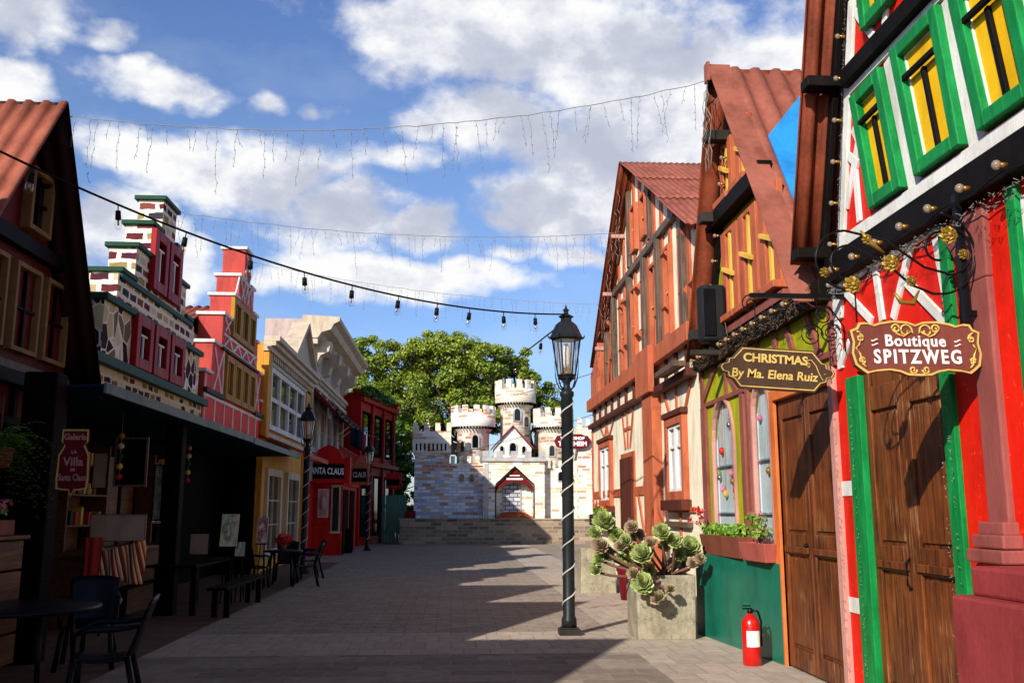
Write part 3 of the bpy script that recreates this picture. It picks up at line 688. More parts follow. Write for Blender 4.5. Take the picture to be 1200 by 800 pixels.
def blossom(c, r, n=8):
    mb = MB(); c = Vector(c)
    mb.ball(c+Vector((0, -.02, 0)), r*.3, 8)
    for k in range(n):
        a = 2*PI*k/n; d = Vector((math.cos(a), 0, math.sin(a))); s = Vector((-d.z, 0, d.x))
        for q, o in ((1.0, 0), (.62, -.014)): mb.prism([c+Vector((0, o, 0))+d*r*.12*q, c+Vector((0, o-.008, 0))+d*r*.65*q+s*r*.34*q, c+Vector((0, o+.006, 0))+(d*.95+s*.14)*r*q, c+Vector((0, o+.006, 0))+(d*.95-s*.14)*r*q, c+Vector((0, o-.008, 0))+d*r*.65*q-s*r*.34*q], (0, -.008, 0))
    part(S, 'gilt_flower', mb, 'gold')
for c, r in (((2.60, 5.84, 3.05), .085), ((2.87, 5.84, 3.2), .085), ((3.28, 5.84, 3.40), .09), ((2.72, 5.84, 3.36), .05), ((2.42, 5.84, 3.13), .05), ((3.37, 5.84, 3.27), .05), ((3.0, 5.84, 3.08), .05)): blossom(c, r*.74)
mb = MB()
mb.tube([(2.88, 5.84, 3.0), (2.92, 5.84, 2.94), (3.0, 5.84, 2.93), (3.05, 5.84, 3.02)], [.008, .018, .018, .006], 8)
mb.tube([(2.68, 5.84, 3.42), (2.74, 5.84, 3.34), (2.83, 5.84, 3.27)], [.006, .02, .008], 8)
part(S, 'gilt_leaf', mb, 'gold')
S2 = thing('christmas_sign', 'dark brown hanging sign reading CHRISTMAS By Ma. Elena Ruiz in gold', 'sign', (2.84, 8.0, 2.8))
a, b = onY(843, 428, 8), onY(979, 437, 8); cz = (a.z+b.z)/2; cx = (a.x+b.x)/2; W = b.x-a.x; H = .37
up = [(.0, 1), (.62, 1.0), (.78, .45), (.86, .4), (.87, .2), (.97, .1), (1.0, -.05), (.96, -.25), (.87, -.3), (.86, -.5), (.76, -.6), (.65, -1.0), (0, -1)]
outl = up+[(-x, z) for x, z in reversed(up[1:-1])]
tilt2 = Matrix.Translation((cx, 8, cz)) @ Matrix.Rotation(R(3.2), 4, 'Y')
tp2 = lambda x, z, o: tuple(tilt2 @ Vector((x*W/2, o, z*H/2)))
mb = MB(); mb.prism([tp2(x, z, 0) for x, z in outl], (0, .05, 0)); bd = part(S2, 'board', mb, 'signdark', .003)
mb = MB(); n = len(outl)
for i in range(n):
    j = (i+1) % n; o1 = [tp2(outl[q][0]*.975, outl[q][1]*.925, -.001) for q in (i, j)]; o2 = [tp2(outl[q][0]*.96, outl[q][1]*.88, -.001) for q in (j, i)]
    mb.prism(o1+o2, (0, -.004, 0))
part(bd, 'border', mb, 'goldp')
mb = MB(); tm = tilt2 @ Matrix.Rotation(R(90), 4, 'X')
mb.text('CHRISTMAS', .105, tm @ Matrix.Translation((-.02, .085, .004)), depth=.002, bold=.003, sx=1.05)
mb.text('By Ma. Elena Ruiz', .108, tm @ Matrix.Translation((-.03, -.055, .004)), depth=.002, bold=.002, sx=1.0, shear=.12)
mb.tube([tp2(x, z, -.003) for x, z in scr(.52, .3, .05, -PI/2, 1.2, 1)], .004, 5); mb.tube([tp2(x, z, -.003) for x, z in ((.5, .5), (.58, .55), (.66, .3), (.72, -.1), (.78, -.4), (.84, -.35), (.84, -.1), (.8, -.1))], .004, 5)
part(bd, 'lettering', mb, 'goldp')
mb = MB(); mb.box(2.62, 3.5, 7.98, 8.02, 3.455, 3.495); mb.tube([(2.62+.09*math.cos(t)*(1-t/14), 8, 3.4+.09*math.sin(t)*(1-t/14)) for t in [PI/2+k*.45 for k in range(20)]], .007, 6)
mb.tube([(2.66, 8, 3.46), (2.66, 8, 2.98)], .005, 6); mb.tube([(3.22, 8, 3.46), (3.22, 8, 2.95)], .005, 6)
for c, r in (((3.16, 3.12), .11), ((3.33, 3.14), .1), ((3.28, 3.3), .09)):
    mb.tube([(c[0]+r*math.cos(t)*(1-t/16), 8, c[1]+r*math.sin(t)*(1-t/16)) for t in [k*.45 for k in range(26)]], .006, 6)
mb.tube([(3.0, 8, 3.44), (3.12, 8, 3.36), (3.34, 8, 3.38), (3.46, 8, 3.2), (3.46, 8, 2.98)], .007, 6)
part(S2, 'bracket', mb, 'iron')

# ---------------------------------------------------------------- small things on the sunny side
E_ = thing('fire_extinguisher', 'red fire extinguisher standing against the teal display base', 'fire extinguisher', (3.14, 10.05, 0))
mb = MB(); mb.lathe((3.14, 10.05, 0), [(.085, 0), (.095, .02), (.095, .42), (.08, .47), (.045, .51), (.03, .53)], 20); part(E_, 'cylinder', mb, 'extred')
mb = MB(); mb.lathe((3.14, 10.05, .52), [(.028, 0), (.03, .03), (.02, .06)], 12); mb.box(3.06, 3.16, 10.035, 10.065, .57, .585); mb.box(3.06, 3.15, 10.04, 10.06, .60, .612); part(E_, 'valve', mb, 'iron', .003)
mb = MB(); mb.tube([(3.16, 10.05, .56), (3.22, 10.04, .55), (3.25, 10.04, .45), (3.245, 10.04, .2)], .012, 8); part(E_, 'hose', mb, 'iron')
mb = MB(); mb.grid(lambda u, v: Vector((3.14+.0965*math.cos(-PI*.75+u*PI*.5), 10.05+.0965*math.sin(-PI*.75+u*PI*.5), .2+v*.16)), 8, 1); part(E_, 'sticker', mb, 'whitep')
K = thing('wall_speaker', 'black loudspeaker mounted on the gable edge of the olive shop', 'speaker', (3.27, 11.55, 4))
mb = MB(); p = [(3.10, 11.42), (3.14, 11.36), (3.4, 11.36), (3.46, 11.5), (3.4, 11.7), (3.14, 11.66), (3.09, 11.55)]
mb.prism([(x, y, 3.68) for x, y in p], (0, 0, .72)); part(K, 'cabinet', mb, 'speaker', .03)
mb = MB(); mb.prism([(3.115, 11.35, 3.74), (3.27, 11.35, 3.74), (3.27, 11.35, 4.34), (3.115, 11.35, 4.34)], (0, -.01, 0)); part(K, 'grille', mb, 'iron', .006)
mb = MB(); mb.box(3.3, 3.5, 11.5, 11.56, 3.98, 4.06); mb.box(2.98, 3.5, 11.47, 11.57, 3.52, 3.58); part(K, 'mount', mb, 'duct', .005)
def tub(name, label, x0, x1, y0, y1, h, tw, group):
    t = thing(name, label, 'planter', ((x0+x1)/2, (y0+y1)/2, 0), group); mb = MB(); cx_, cy_ = (x0+x1)/2, (y0+y1)/2
    def rect(s, z): return [Vector((cx_+(x0-cx_)*s, cy_+(y0-cy_)*s, z)), Vector((cx_+(x1-cx_)*s, cy_+(y0-cy_)*s, z)), Vector((cx_+(x1-cx_)*s, cy_+(y1-cy_)*s, z)), Vector((cx_+(x0-cx_)*s, cy_+(y1-cy_)*s, z))]
    L = [rect(1, 0), rect((1+tw)/2, h/2), rect(tw, h), rect(tw*.84, h), rect(tw*.82, h-.08)]
    vs = [v for l in L for v in l]; fs = [(i*4+j, i*4+(j+1) % 4, i*4+4+(j+1) % 4, i*4+4+j) for i in range(4) for j in range(4)]+[(0, 1, 2, 3)]
    mb.add(vs, fs); part(t, 'tub', mb, 'concrete', .018)
    mb = MB(); s = rect(tw*.825, h-.06); mb.add(s, [(0, 1, 2, 3)]); part(t, 'soil', mb, 'soil'); return t
tub('concrete_planter', 'square rough concrete planter holding the succulents, beside the teal base', 2.33, 3.06, 12.02, 12.72, .79, 1.04, 'concrete planters')
tub('concrete_planter', 'square concrete planter further off, by the cream house wall', 2.5, 3.2, 18.6, 19.3, .85, .93, 'concrete planters')
def rosette(mb, c, r, axis, mi=0, rng=random):
    c = Vector(c); ax = Vector(axis).normalized(); t = ax.cross(Vector((.3, .5, .8))).normalized(); b = ax.cross(t); k = 0
    for ring_, (n, el, ln) in enumerate(((13, 2, 1.0), (14, 18, .97), (14, 32, .88), (13, 46, .76), (11, 58, .62), (9, 70, .48), (7, 82, .34))):
        for j in range(n):
            a = 2*PI*(j+.5*(ring_ % 2))/n+rng.uniform(-.12, .12); e = R(el+rng.uniform(-6, 6)); d = t*math.cos(a)+b*math.sin(a); s = (-t*math.sin(a)+b*math.cos(a))
            L_ = r*ln*rng.uniform(.9, 1.1); dirn = d*math.cos(e)+ax*math.sin(e); nm = -d*math.sin(e)+ax*math.cos(e)
            base = c+ax*r*.06*ring_; w = L_*.25
            vs = [base-s*w*.35, base+s*w*.35, base+dirn*L_*.6+s*w-nm*L_*.02, base+dirn*L_*.6-nm*L_*.10, base+dirn*L_*.6-s*w-nm*L_*.02, base+dirn*L_*.92+s*w*.7+nm*L_*.07, base+dirn*L_*.92-s*w*.7+nm*L_*.07, base+dirn*L_*1.03+nm*L_*.13]
            mb.add(vs, [(0, 1, 2, 3), (0, 3, 4), (3, 2, 5, 7), (4, 3, 7, 6)], mi, True)
ros = [((708, 612), 17, 0), ((703, 640), 14, 1), ((702, 655), 11, 0), ((722, 628), 13, 0), ((727, 640), 10, 1), ((746, 628), 13, 1), ((752, 650), 17, 0), ((775, 624), 14, 0), ((808, 642), 18, 0), ((790, 634), 12, 0), ((802, 662), 11, 1), ((753, 684), 17, 0), ((770, 700), 12, 1), ((740, 618), 11, 1), ((790, 660), 10, 1), ((820, 655), 9, 1), ((712, 650), 12, 0), ((697, 625), 11, 0), ((698, 668), 10, 0), ((733, 634), 11, 0), ((762, 636), 10, 1), ((760, 668), 11, 0), ((796, 650), 11, 0), ((812, 660), 10, 1), ((742, 672), 10, 1), ((778, 640), 10, 1), ((785, 690), 8, 1)]
SU = thing('rosette_succulent', 'sprawling rosette succulent with pink stems spilling out of the concrete planter', 'plant', (2.7, 12.35, .7))
rng = random.Random(5); mg = MB(); mp = MB(); ms = MB()
for (px, py), rr, kind in ros:
    Y = 12.0+rng.uniform(-.25, .25) if px > 735 else 12.3+rng.uniform(-.2, .2)
    if py > 680: Y = 11.75
    c = onY(px, py, Y); r = rr/1100*Y*.95
    mb = MB(); rosette(mb, c, r*.85, (rng.uniform(-.5, .1), -.75, rng.uniform(.3, .8)), 0, rng); part(SU, 'rosette', mb, 'succp' if kind else 'succ', fixn=False)
    b = Vector((2.68+rng.uniform(-.15, .2), 12.35+rng.uniform(-.1, .1), .74)); m1 = b.lerp(c, .45)+Vector((0, -.12, rng.uniform(-.05, .02))); m2 = b.lerp(c, .8)+Vector((0, .02, -.07))
    P = [b, m1, m2, c]; ms.tube([((1-t)**3)*P[0]+3*t*(1-t)**2*P[1]+3*t*t*(1-t)*P[2]+t**3*P[3] for t in [k/8 for k in range(9)]], .018, 7)
part(SU, 'stem', ms, 'stem')
mb = MB(); mb.lathe((3.22, 17.3, 0), [(.17, 0), (.23, .5), (.25, .52), (.25, .6), (.22, .6), (.21, .55)], 18)
PT = thing('maroon_pot', 'tall maroon pot beside the dark door of the cream house', 'planter', (3.22, 17.3, 0)); part(PT, 'pot', mb, paint('maroon_glaze', '7c1224', .35, .1))
mb = MB(); leaves(mb, (3.22, 17.3, .78), (.26, .26, .22), 120, .1); part(PT, 'foliage', mb, 'boxleaf', fixn=False)
def trough(name, label, pts, z0, h, mat, lean=.05):
    t = thing(name, label, 'flower box', (pts[0][0], pts[0][1], z0), 'flower boxes on the teal base'); a, b = Vector(pts[0]+(z0,)), Vector(pts[1]+(z0,)); d = (b-a).normalized(); n = Vector((-d.y, d.x, 0)); n = n if n.x < 0 else -n
    w = .11; L0 = [a-n*w, b-n*w, b+n*w, a+n*w]; L1 = [a-d*lean-n*(w+.03), b+d*lean-n*(w+.03), b+d*lean+n*(w+.03), a-d*lean+n*(w+.03)]
    vs = L0+[v+Vector((0, 0, h)) for v in L1]+[v*1+Vector((0, 0, h)) for v in [a-n*w*.9, b-n*w*.9, b+n*w*.9, a+n*w*.9]]+[v+Vector((0, 0, h-.04)) for v in [a-n*w*.9, b-n*w*.9, b+n*w*.9, a+n*w*.9]]
    fs = [(0, 1, 2, 3)]+[(i*4+j, i*4+(j+1) % 4, i*4+4+(j+1) % 4, i*4+4+j) for i in range(3) for j in range(4)]+[(12, 13, 14, 15)]
    mb = MB(); mb.add(vs, fs); part(t, 'box', mb, mat, .006); return t, a, b
t, a, b = trough('flower_box', 'long brown flower box with low green plants and red blooms at its end', (3.36, 12.3), 1.04, .25, 'terracotta') if False else trough('flower_box', 'long brown flower box with low green plants and red blooms at its end', ((3.38, 12.35), (3.44, 10.95)), 1.04, .25, 'terracotta')
rng = random.Random(8); mb = MB()
for i in range(9): c = a.lerp(b, (i+.5)/9)+Vector((-.03, 0, .3)); leaves(mb, c, (.13, .14, .09), 60, .085, 0, rng)
part(t, 'foliage', mb, 'boxleaf', fixn=False)
mb = MB(); ms = MB()
for i in range(7): c = a+Vector((-.12+rng.uniform(-.12, .1), rng.uniform(-.1, .25), .38+rng.uniform(0, .2))); leaves(mb, c, (.04, .04, .035), 16, .05, 0, rng, shell=.2); ms.tube([a+Vector((0, 0, .25)), c], .004, 4)
part(t, 'bloom', mb, 'petalr', fixn=False); part(t, 'stem', ms, 'stem')
t, a, b = trough('flower_box', 'short pink flower box with tall pink blossoms next to the door', ((3.42, 10.78), (3.46, 10.12)), 1.04, .2, 'pinkpot')
mb = MB(); mf = MB(); ms = MB()
for i in range(12):
    c = a.lerp(b, .2+.5*rng.random())+Vector((rng.uniform(-.1, .06), 0, .28+rng.uniform(0, .22))); ms.tube([a.lerp(b, .4)+Vector((0, 0, .18)), c], .004, 4)
    leaves(mb, c, (.06, .06, .05), 16, .06, 0, rng); leaves(mf, c+Vector((0, 0, .04)), (.03, .03, .03), 6, .04, 0, rng, shell=.2)
part(t, 'foliage', mb, 'boxleaf', fixn=False); part(t, 'bloom', mf, 'petalp', fixn=False); part(t, 'stem', ms, 'stem')
t = thing('window_planter', 'dark window planter with small red flowers under the far window of the cream house', 'flower box', (3.38, 21.2, 1.3))
mb = MB(); mb.box(3.2, 3.48, 20.3, 22.2, 1.25, 1.5); part(t, 'box', mb, 'duct', .01)
mb = MB(); mf = MB(); leaves(mb, (3.33, 21.2, 1.56), (.13, .9, .12), 260, .08, 0, rng); leaves(mf, (3.3, 21.2, 1.66), (.1, .85, .1), 40, .06, 0, rng)
part(t, 'foliage', mb, 'boxleaf', fixn=False); part(t, 'bloom', mf, 'petalr', fixn=False)
# globe bulbs along the boutique and olive shop
def facade_lights(label, pts, drop=.0, r=.035, group='bulb garlands on the facades', out=(-1, 0, 0)):
    t = thing('bulb_garland', label, 'string lights', pts[0], group); mb = MB(); mb.tube(pts, .006, 5); w = part(t, 'wire', mb, 'wire')
    return t
def add_bulbs(t, where, r=.034, out=(-.05, 0, 0)):
    r *= .72
    for p in where:
        p = Vector(p); o = Vector(out); mb = MB(); mb.ball(p+o*1.3, r, 10); b = part(t, 'bulb', mb, 'bulb'); m = MB(); m.tube([p, p+o*.9], r*.55, 7); part(b, 'socket', m, 'brass')
t = facade_lights('large clear bulbs on the black band above the boutique door', [(3.34, 8.0-.1*i, 3.62+.02*math.sin(i)) for i in range(40)])
add_bulbs(t, [(3.34, 7.75-.42*i, 3.66) for i in range(10)], .042)
mb = MB(); rng = random.Random(2)
for i in range(420):
    y = rng.uniform(4.3, 8.05); p = Vector((3.35, y, 3.5+rng.uniform(-.06, .05))); d = Vector((rng.uniform(-1, 0), rng.uniform(-1, 1), rng.uniform(-1, .6)))*.03; mb.tube([p, p+d], .0025, 3)
tag(part(t, 'fairy_lights', mb, 'icewire'), None, None, None, 'stuff')
t = facade_lights('small red-white bulbs climbing the white gable edge of the boutique', [(3.44, 8.1-.62*i/10, 3.5+2.6*i/10) for i in range(11)])
add_bulbs(t, [(3.44, 8.08-.62*i/7, 3.6+2.5*i/7) for i in range(8)], .032)
mb = MB()
for i in range(160):
    z = rng.uniform(3.5, 6.1); y = 8.1-.62*(z-3.5)/2.6; p = Vector((3.45, y, z)); mb.tube([p, p+Vector((-rng.random(), rng.uniform(-1, 1), rng.uniform(-1, 1)))*.02], .0025, 3)
for yy in (7.93, 6.45, 6.33, 8.3):
    for i in range(70):
        z = rng.uniform(.1, 2.6); p = Vector((3.445, yy, z)); mb.tube([p, p+Vector((-rng.random(), rng.uniform(-1, 1), rng.uniform(-1, 1)))*.02], .0025, 3)
tag(part(t, 'fairy_lights', mb, 'icewire'), None, None, None, 'stuff')
t = facade_lights('dusty bulb rope on the dark beam of the olive shop', [(3.34, 12.9-.115*i, 3.6+.03*math.sin(i*1.3)) for i in range(40)])
add_bulbs(t, [(3.33, 12.6-.33*i, 3.62) for i in range(13)], .036)
mb = MB()
for i in range(700):
    y = rng.uniform(8.4, 12.9); p = Vector((3.34, y, 3.5+rng.uniform(-.04, .2))); d = Vector((rng.uniform(-1, 0), rng.uniform(-1, 1), rng.uniform(-1, .8)))*.045; mb.tube([p, p+d], .003, 3)
tag(part(t, 'tinsel', mb, 'umber'), None, None, None, 'stuff')
t = facade_lights('bulbs running up the gable edge of the olive shop', [(3.44, 12.1-1.1*i/10, 3.9+2.4*i/10) for i in range(11)])
add_bulbs(t, [(3.43, 12.15-1.15*i/8, 3.9+2.4*i/8) for i in range(8)], .036)
mb = MB(); mb.tube([(3.38, 11.7, 4.0), (3.36, 11.3, 3.95), (3.34, 11.1, 3.7), (3.34, 11.3, 3.55)], .008, 6)
single('speaker_cable', mb, 'icewire', 'pale cable dangling below the black loudspeaker', 'cable')
# ================================================================== LEFT SIDE
FL = Fac(-5.0, 1)
M['shaderoof'] = paint('shaded_roof_sheet', '2a0f0c', .6, .2)  # far slopes: the shade of their underside is put into this darker colour
def left_roof(root, Xf, Xb, apex, near, far, mat, wl=.2, amp=.022):
    for e, m_ in ((near, mat), (far, 'shaderoof')): part(root, 'roof', slope_sheet(Xf, Xb, apex, e, wl, amp), m_, solid=.012, fixn=False)
def tall_window(F, root, y0, y1, z0, z1, frame, pane='glass', mull='black', fw=.07, out=.07, nh=1):
    return window(F, root, qrect(y0, y1, z0, z1), fw, out, frame, pane, mull, 1, nh)
# ---- three brown gabled houses (the nearer two stand beside and behind the eye)
def brown_house(label, y0, y1, ya, za, ze0, ze1, detail):
    h = thing('gabled_house', label, 'building', (-5, (y0+y1)/2, 0), 'brown gabled houses on the shady side')
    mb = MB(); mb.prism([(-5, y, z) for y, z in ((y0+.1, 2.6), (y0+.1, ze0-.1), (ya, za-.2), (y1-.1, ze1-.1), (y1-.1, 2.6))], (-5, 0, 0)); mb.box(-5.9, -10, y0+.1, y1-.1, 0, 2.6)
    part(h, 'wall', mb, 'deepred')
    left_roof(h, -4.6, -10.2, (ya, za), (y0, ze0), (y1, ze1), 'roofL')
    m = MB(); FL.box(m, y0+.1, y1-.1, 2.98, 3.14, 0, .12); FL.box(m, y0+.1, y1-.1, 2.5, 2.62, 0, .12); FL.box(m, y0+.9, y1-.6, 4.52, 4.7, 0, .12)
    for y in [y0+.15+(y1-y0-.4)*i/5 for i in range(6)]: FL.box(m, y, y+.1, 2.62, 2.98, 0, .06); 
    part(h, 'dark_beam', m, 'black', .01)
    if detail:
        for y in (9.75, 10.6, 11.42):
            tall_window(FL, h, y, y+.66, 3.36, 4.38, 'tan', 'deepred', 'black', .055, .09)
        tall_window(FL, h, 10.72, 11.3, 4.8, 5.55, 'tan', 'glass', 'black', .06, .12)
        m = MB(); FL.box(m, 8.8, 12.3, 3.14, 3.24, 0, .07); part(h, 'sill_board', m, 'umber')
        m = MB(); m.box(-4.72, -4.36, 10.55, 10.85, 0, 3.1); m.box(-5.0, -4.7, 9.4, 9.6, 0, 3.0); part(h, 'post', m, 'darkwood', .02)
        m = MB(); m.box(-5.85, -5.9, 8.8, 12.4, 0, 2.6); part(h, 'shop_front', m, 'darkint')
        mb = MB(); FL.poly(mb, [(8.9, 2.5), (12.5, 2.5), (12.5, 2.36), (8.9, 2.36)], -.9, .3); part(h, 'canopy', mb, 'darkwood')
    return h
brown_house('brown gabled house with orange tin roof and tan window frames, nearest on the shady side', 8.65, 12.5, 10.77, 6.35, 3.45, 3.2, True)
brown_house('brown gabled house beside the viewer on the shady side', 4.6, 8.6, 6.95, 6.4, 3.5, 3.5, False)
brown_house('brown gabled house behind the viewer on the shady side', -.6, 4.5, 2.4, 6.2, 3.4, 3.5, False)
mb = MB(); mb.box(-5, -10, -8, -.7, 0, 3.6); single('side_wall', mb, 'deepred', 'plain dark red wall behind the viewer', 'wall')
# ---- stepped masonry gable
H2 = thing('stepped_gable_shop', 'shop with stepped gable painted as cream and maroon masonry with green copings and red windows', 'building', (-5, 16, 0))
steps = [(13.0, 18.9, 3.62), ]
mb = MB(); D = -.42
lv = [(13.42, 18.78, 3.76, 4.62), (13.9, 18.38, 4.62, 5.05), (14.02, 17.84, 5.05, 5.1), ]
blocks = [(13.46, 18.6, 3.76, 4.56, 1), (13.92, 18.12, 4.66, 5.06, 0), (14.0, 17.78, 5.06, 5.12, 0), (14.62, 17.42, 5.12, 5.66, 0), (15.26, 16.9, 5.66, 6.22, 0), (15.78, 16.55, 6.22, 6.82, 0)]
for y0, y1, z0, z1, k in blocks: mb.box(-5, -5+D, y0, y1, z0, z1, k)
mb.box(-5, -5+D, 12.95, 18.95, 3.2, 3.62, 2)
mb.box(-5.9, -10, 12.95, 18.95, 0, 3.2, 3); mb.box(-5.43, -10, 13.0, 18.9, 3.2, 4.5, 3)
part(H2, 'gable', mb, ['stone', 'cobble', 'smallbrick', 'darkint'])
mb = MB()
for y0, y1, z in ((15.72, 16.61, 6.82), (15.2, 15.8, 6.22), (16.53, 16.96, 6.22), (14.56, 15.28, 5.66), (16.88, 17.48, 5.66), (13.94, 14.64, 5.1), (17.4, 17.84, 5.1)):
    mb.box(-4.94, -5.48, y0, y1, z, z+.075)
mb.box(-4.93, -5.48, 13.38, 18.66, 4.56, 4.66); mb.box(-4.88, -5.45, 12.9, 19.0, 3.62, 3.76); FL.box(mb, 13.98, 17.84, 5.0, 5.09, 0, .05)
part(H2, 'coping', mb, 'greentrim', .01)
for y0, y1, z0, z1 in ((15.25, 15.98, 5.16, 6.12), (16.06, 16.8, 5.16, 6.12), (14.65, 15.45, 3.78, 4.56+.0), (15.55, 16.35, 3.78, 4.56), (16.45, 17.3, 3.78, 4.56)):
    mb = MB(); FL.ring(mb, qrect(y0, y1, z0, z1+.06), .17, 0, .10); w = part(H2, 'window', mb, 'winred', .012)
    pb = MB(); FL.box(pb, y0+.15, y1-.15, z0+.15, z1-.08, 0, .015); part(w, 'pane', pb, 'darkint')
    m = MB(); c = (y0+y1)/2; FL.box(m, c-.02, c+.02, z0+.14, z1-.26, .045, .07); FL.box(m, c-.15, c+.15, z1-.26, z1-.23, .045, .075); part(w, 'mullion', m, 'whitep')
for e in ((13.0, 4.5), (18.9, 4.5)): part(H2, 'roof', slope_sheet(-5.5, -10, (15.95, 5.6), e, .2, .02), 'roofred', solid=.012, fixn=False)
# ground floor terrace under the awning
def awning(root, y0, y1, zin, zout, xin, xout, mat, edge, thick=.03):
    mb = MB(); mb.grid(lambda u, v: Vector((xin+(xout-xin)*v, y0+(y1-y0)*u, zin+(zout-zin)*v-.02*abs(math.sin(u*(y1-y0)*1.6))*v)), 40, 4)
    a = part(root, 'awning', mb, mat, solid=thick)
    e = MB(); e.box(xout, xout+.03, y0, y1, zout-.09, zout+.03); part(a, 'awning_edge', e, edge); return a
awning(H2, 10.9, 18.98, 2.93, 3.0, -6.1, -3.98, 'awning', 'awnedge')
mb = MB()
mb.box(-4.52, -4.26, 15.15, 15.4, 0, 3.1); part(H2, 'post', mb, 'darkwood', .015)
mb = MB()
for i in range(7): mb.box(-5.88, -5.84, 13.1+.82*i, 13.75+.82*i, .9, 2.5)
part(H2, 'shop_panel', mb, 'crate', .01)
mb = MB(); mb.box(-5.0, -5.9, 13.6, 17.6, 0, .95); mb.box(-4.93, -5.9, 13.5, 17.7, .95, 1.0); part(H2, 'counter', mb, 'crate', .01)
# ---- red stepped gable
H3 = thing('red_stepped_shop', 'bright red stepped gable with white tracery and mustard shutters', 'building', (-5, 21.9, 0))
mb = MB(); D = -.52
blocks = [(19.02, 24.95, 3.2, 3.78), (19.02, 24.95, 3.78, 4.34), (19.55, 24.5, 4.34, 5.02), (20.3, 23.95, 5.02, 5.76), (21.15, 23.7, 5.76, 6.38), (21.62, 23.2, 6.38, 6.95), (22.08, 22.75, 6.95, 7.72)]
for y0, y1, z0, z1 in blocks: mb.box(-5, -5+D, y0, y1, z0, z1)
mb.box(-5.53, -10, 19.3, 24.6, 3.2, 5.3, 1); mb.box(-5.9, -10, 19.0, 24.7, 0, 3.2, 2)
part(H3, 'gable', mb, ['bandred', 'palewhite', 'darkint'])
mb = MB()   # rendered ends of the steps
for y0, y1, z0, z1 in blocks[1:]: mb.box(-5.0, -5+D-.004, y0-.006, y0, z0+.01, z1-.01)
part(H3, 'step_render', mb, 'pinkred')
mb = MB()
prev = None
for (y0, y1, z0, z1), nx in zip(blocks[1:], blocks[2:]+[None]):
    if nx: mb.box(-4.95, -5.58, y0-.05, nx[0], z1, z1+.07); mb.box(-4.95, -5.58, nx[1], y1+.05, z1, z1+.07)
    else: mb.box(-4.95, -5.58, y0-.05, y1+.05, z1, z1+.07)
part(H3, 'coping', mb, 'white', .01)
mb = MB(); o = lambda: .02+len(mb.f)*.00006
def wl(a, b, w=.06): FL.beam(mb, a, b, w, 0, o())
for a, b in (((19.1, 3.86), (19.1, 4.3)), ((19.7, 4.0), (20.45, 4.95)), ((20.45, 4.0), (19.7, 4.95)), ((23.85, 4.0), (24.4, 4.95)), ((24.4, 4.0), (23.85, 4.95)), ((19.6, 3.98), (20.5, 3.98)), ((20.5, 3.95), (20.5, 5)), ((23.8, 3.95), (23.8, 5)),
             ((20.4, 5.08), (23.9, 5.08)), ((20.4, 5.36), (23.9, 5.36)), ((20.5, 5.45), (20.95, 5.75)), ((20.9, 5.45), (20.4, 5.75))): wl(a, b)
for i in range(8): wl((20.45+.43*i, 5.1+.24*(i % 2)), (20.88+.43*i, 5.34-.24*(i % 2)))
for i in range(4): wl((21.25+.6*i, 6.42), (21.55+.6*i, 6.9)) if 21.25+.6*i < 23 else None
for a, b in (((21.7, 6.9), (22.2, 6.42)), ((22.1, 6.42), (22.7, 7.2)), ((22.7, 6.42), (22.1, 7.2)), ((22.12, 7.2), (22.7, 7.65)), ((22.7, 7.2), (22.12, 7.65)), ((21.7, 6.93), (23.1, 6.93)), ((23.1, 6.45), (22.75, 6.9))): wl(a, b, .05)
for i in range(8):
    y = 19.08+.83*i; FL.box(mb, y, y+.06, 3.4, 3.86, 0, .019)
FL.box(mb, 19.03, 24.9, 3.86, 3.92, 0, .021); FL.box(mb, 19.03, 24.9, 3.33, 3.39, 0, .021)
part(H3, 'tracery', mb, 'pinktrim' if False else 'white')
mb = MB(); FL.box(mb, 19.0, 20.55, 3.93, 4.03, 0, .08); FL.box(mb, 23.75, 24.95, 3.93, 4.03, 0, .08); FL.box(mb, 20.2, 24.0, 5.0, 5.06, 0, .07); part(H3, 'dark_ledge', mb, 'duct', .005)
for y0, z0, z1, n, w_ in ((20.62, 3.97, 4.94, 4, .74), (21.0, 5.42, 6.32, 3, .78)):
    for i in range(n): window(FL, H3, qrect(y0+i*(w_+.03), y0+i*(w_+.03)+w_, z0, z1), .13, .07, 'mustard', 'glass', 'mustard', 1, 0, mw=.05)
for e in ((19.2, 5.3), (24.7, 5.3)): part(H3, 'roof', slope_sheet(-5.55, -10, (22, 6.3), e, .2, .02), 'roofred', solid=.012, fixn=False)
awning(H3, 19.0, 24.6, 2.93, 2.98, -6.0, -3.96, 'awning', 'awnedge'); 
mb = MB(); mb.box(-5.05, -5.9, 24.55, 24.7, 0, 3.0); part(H3, 'end_wall', mb, 'darkint')
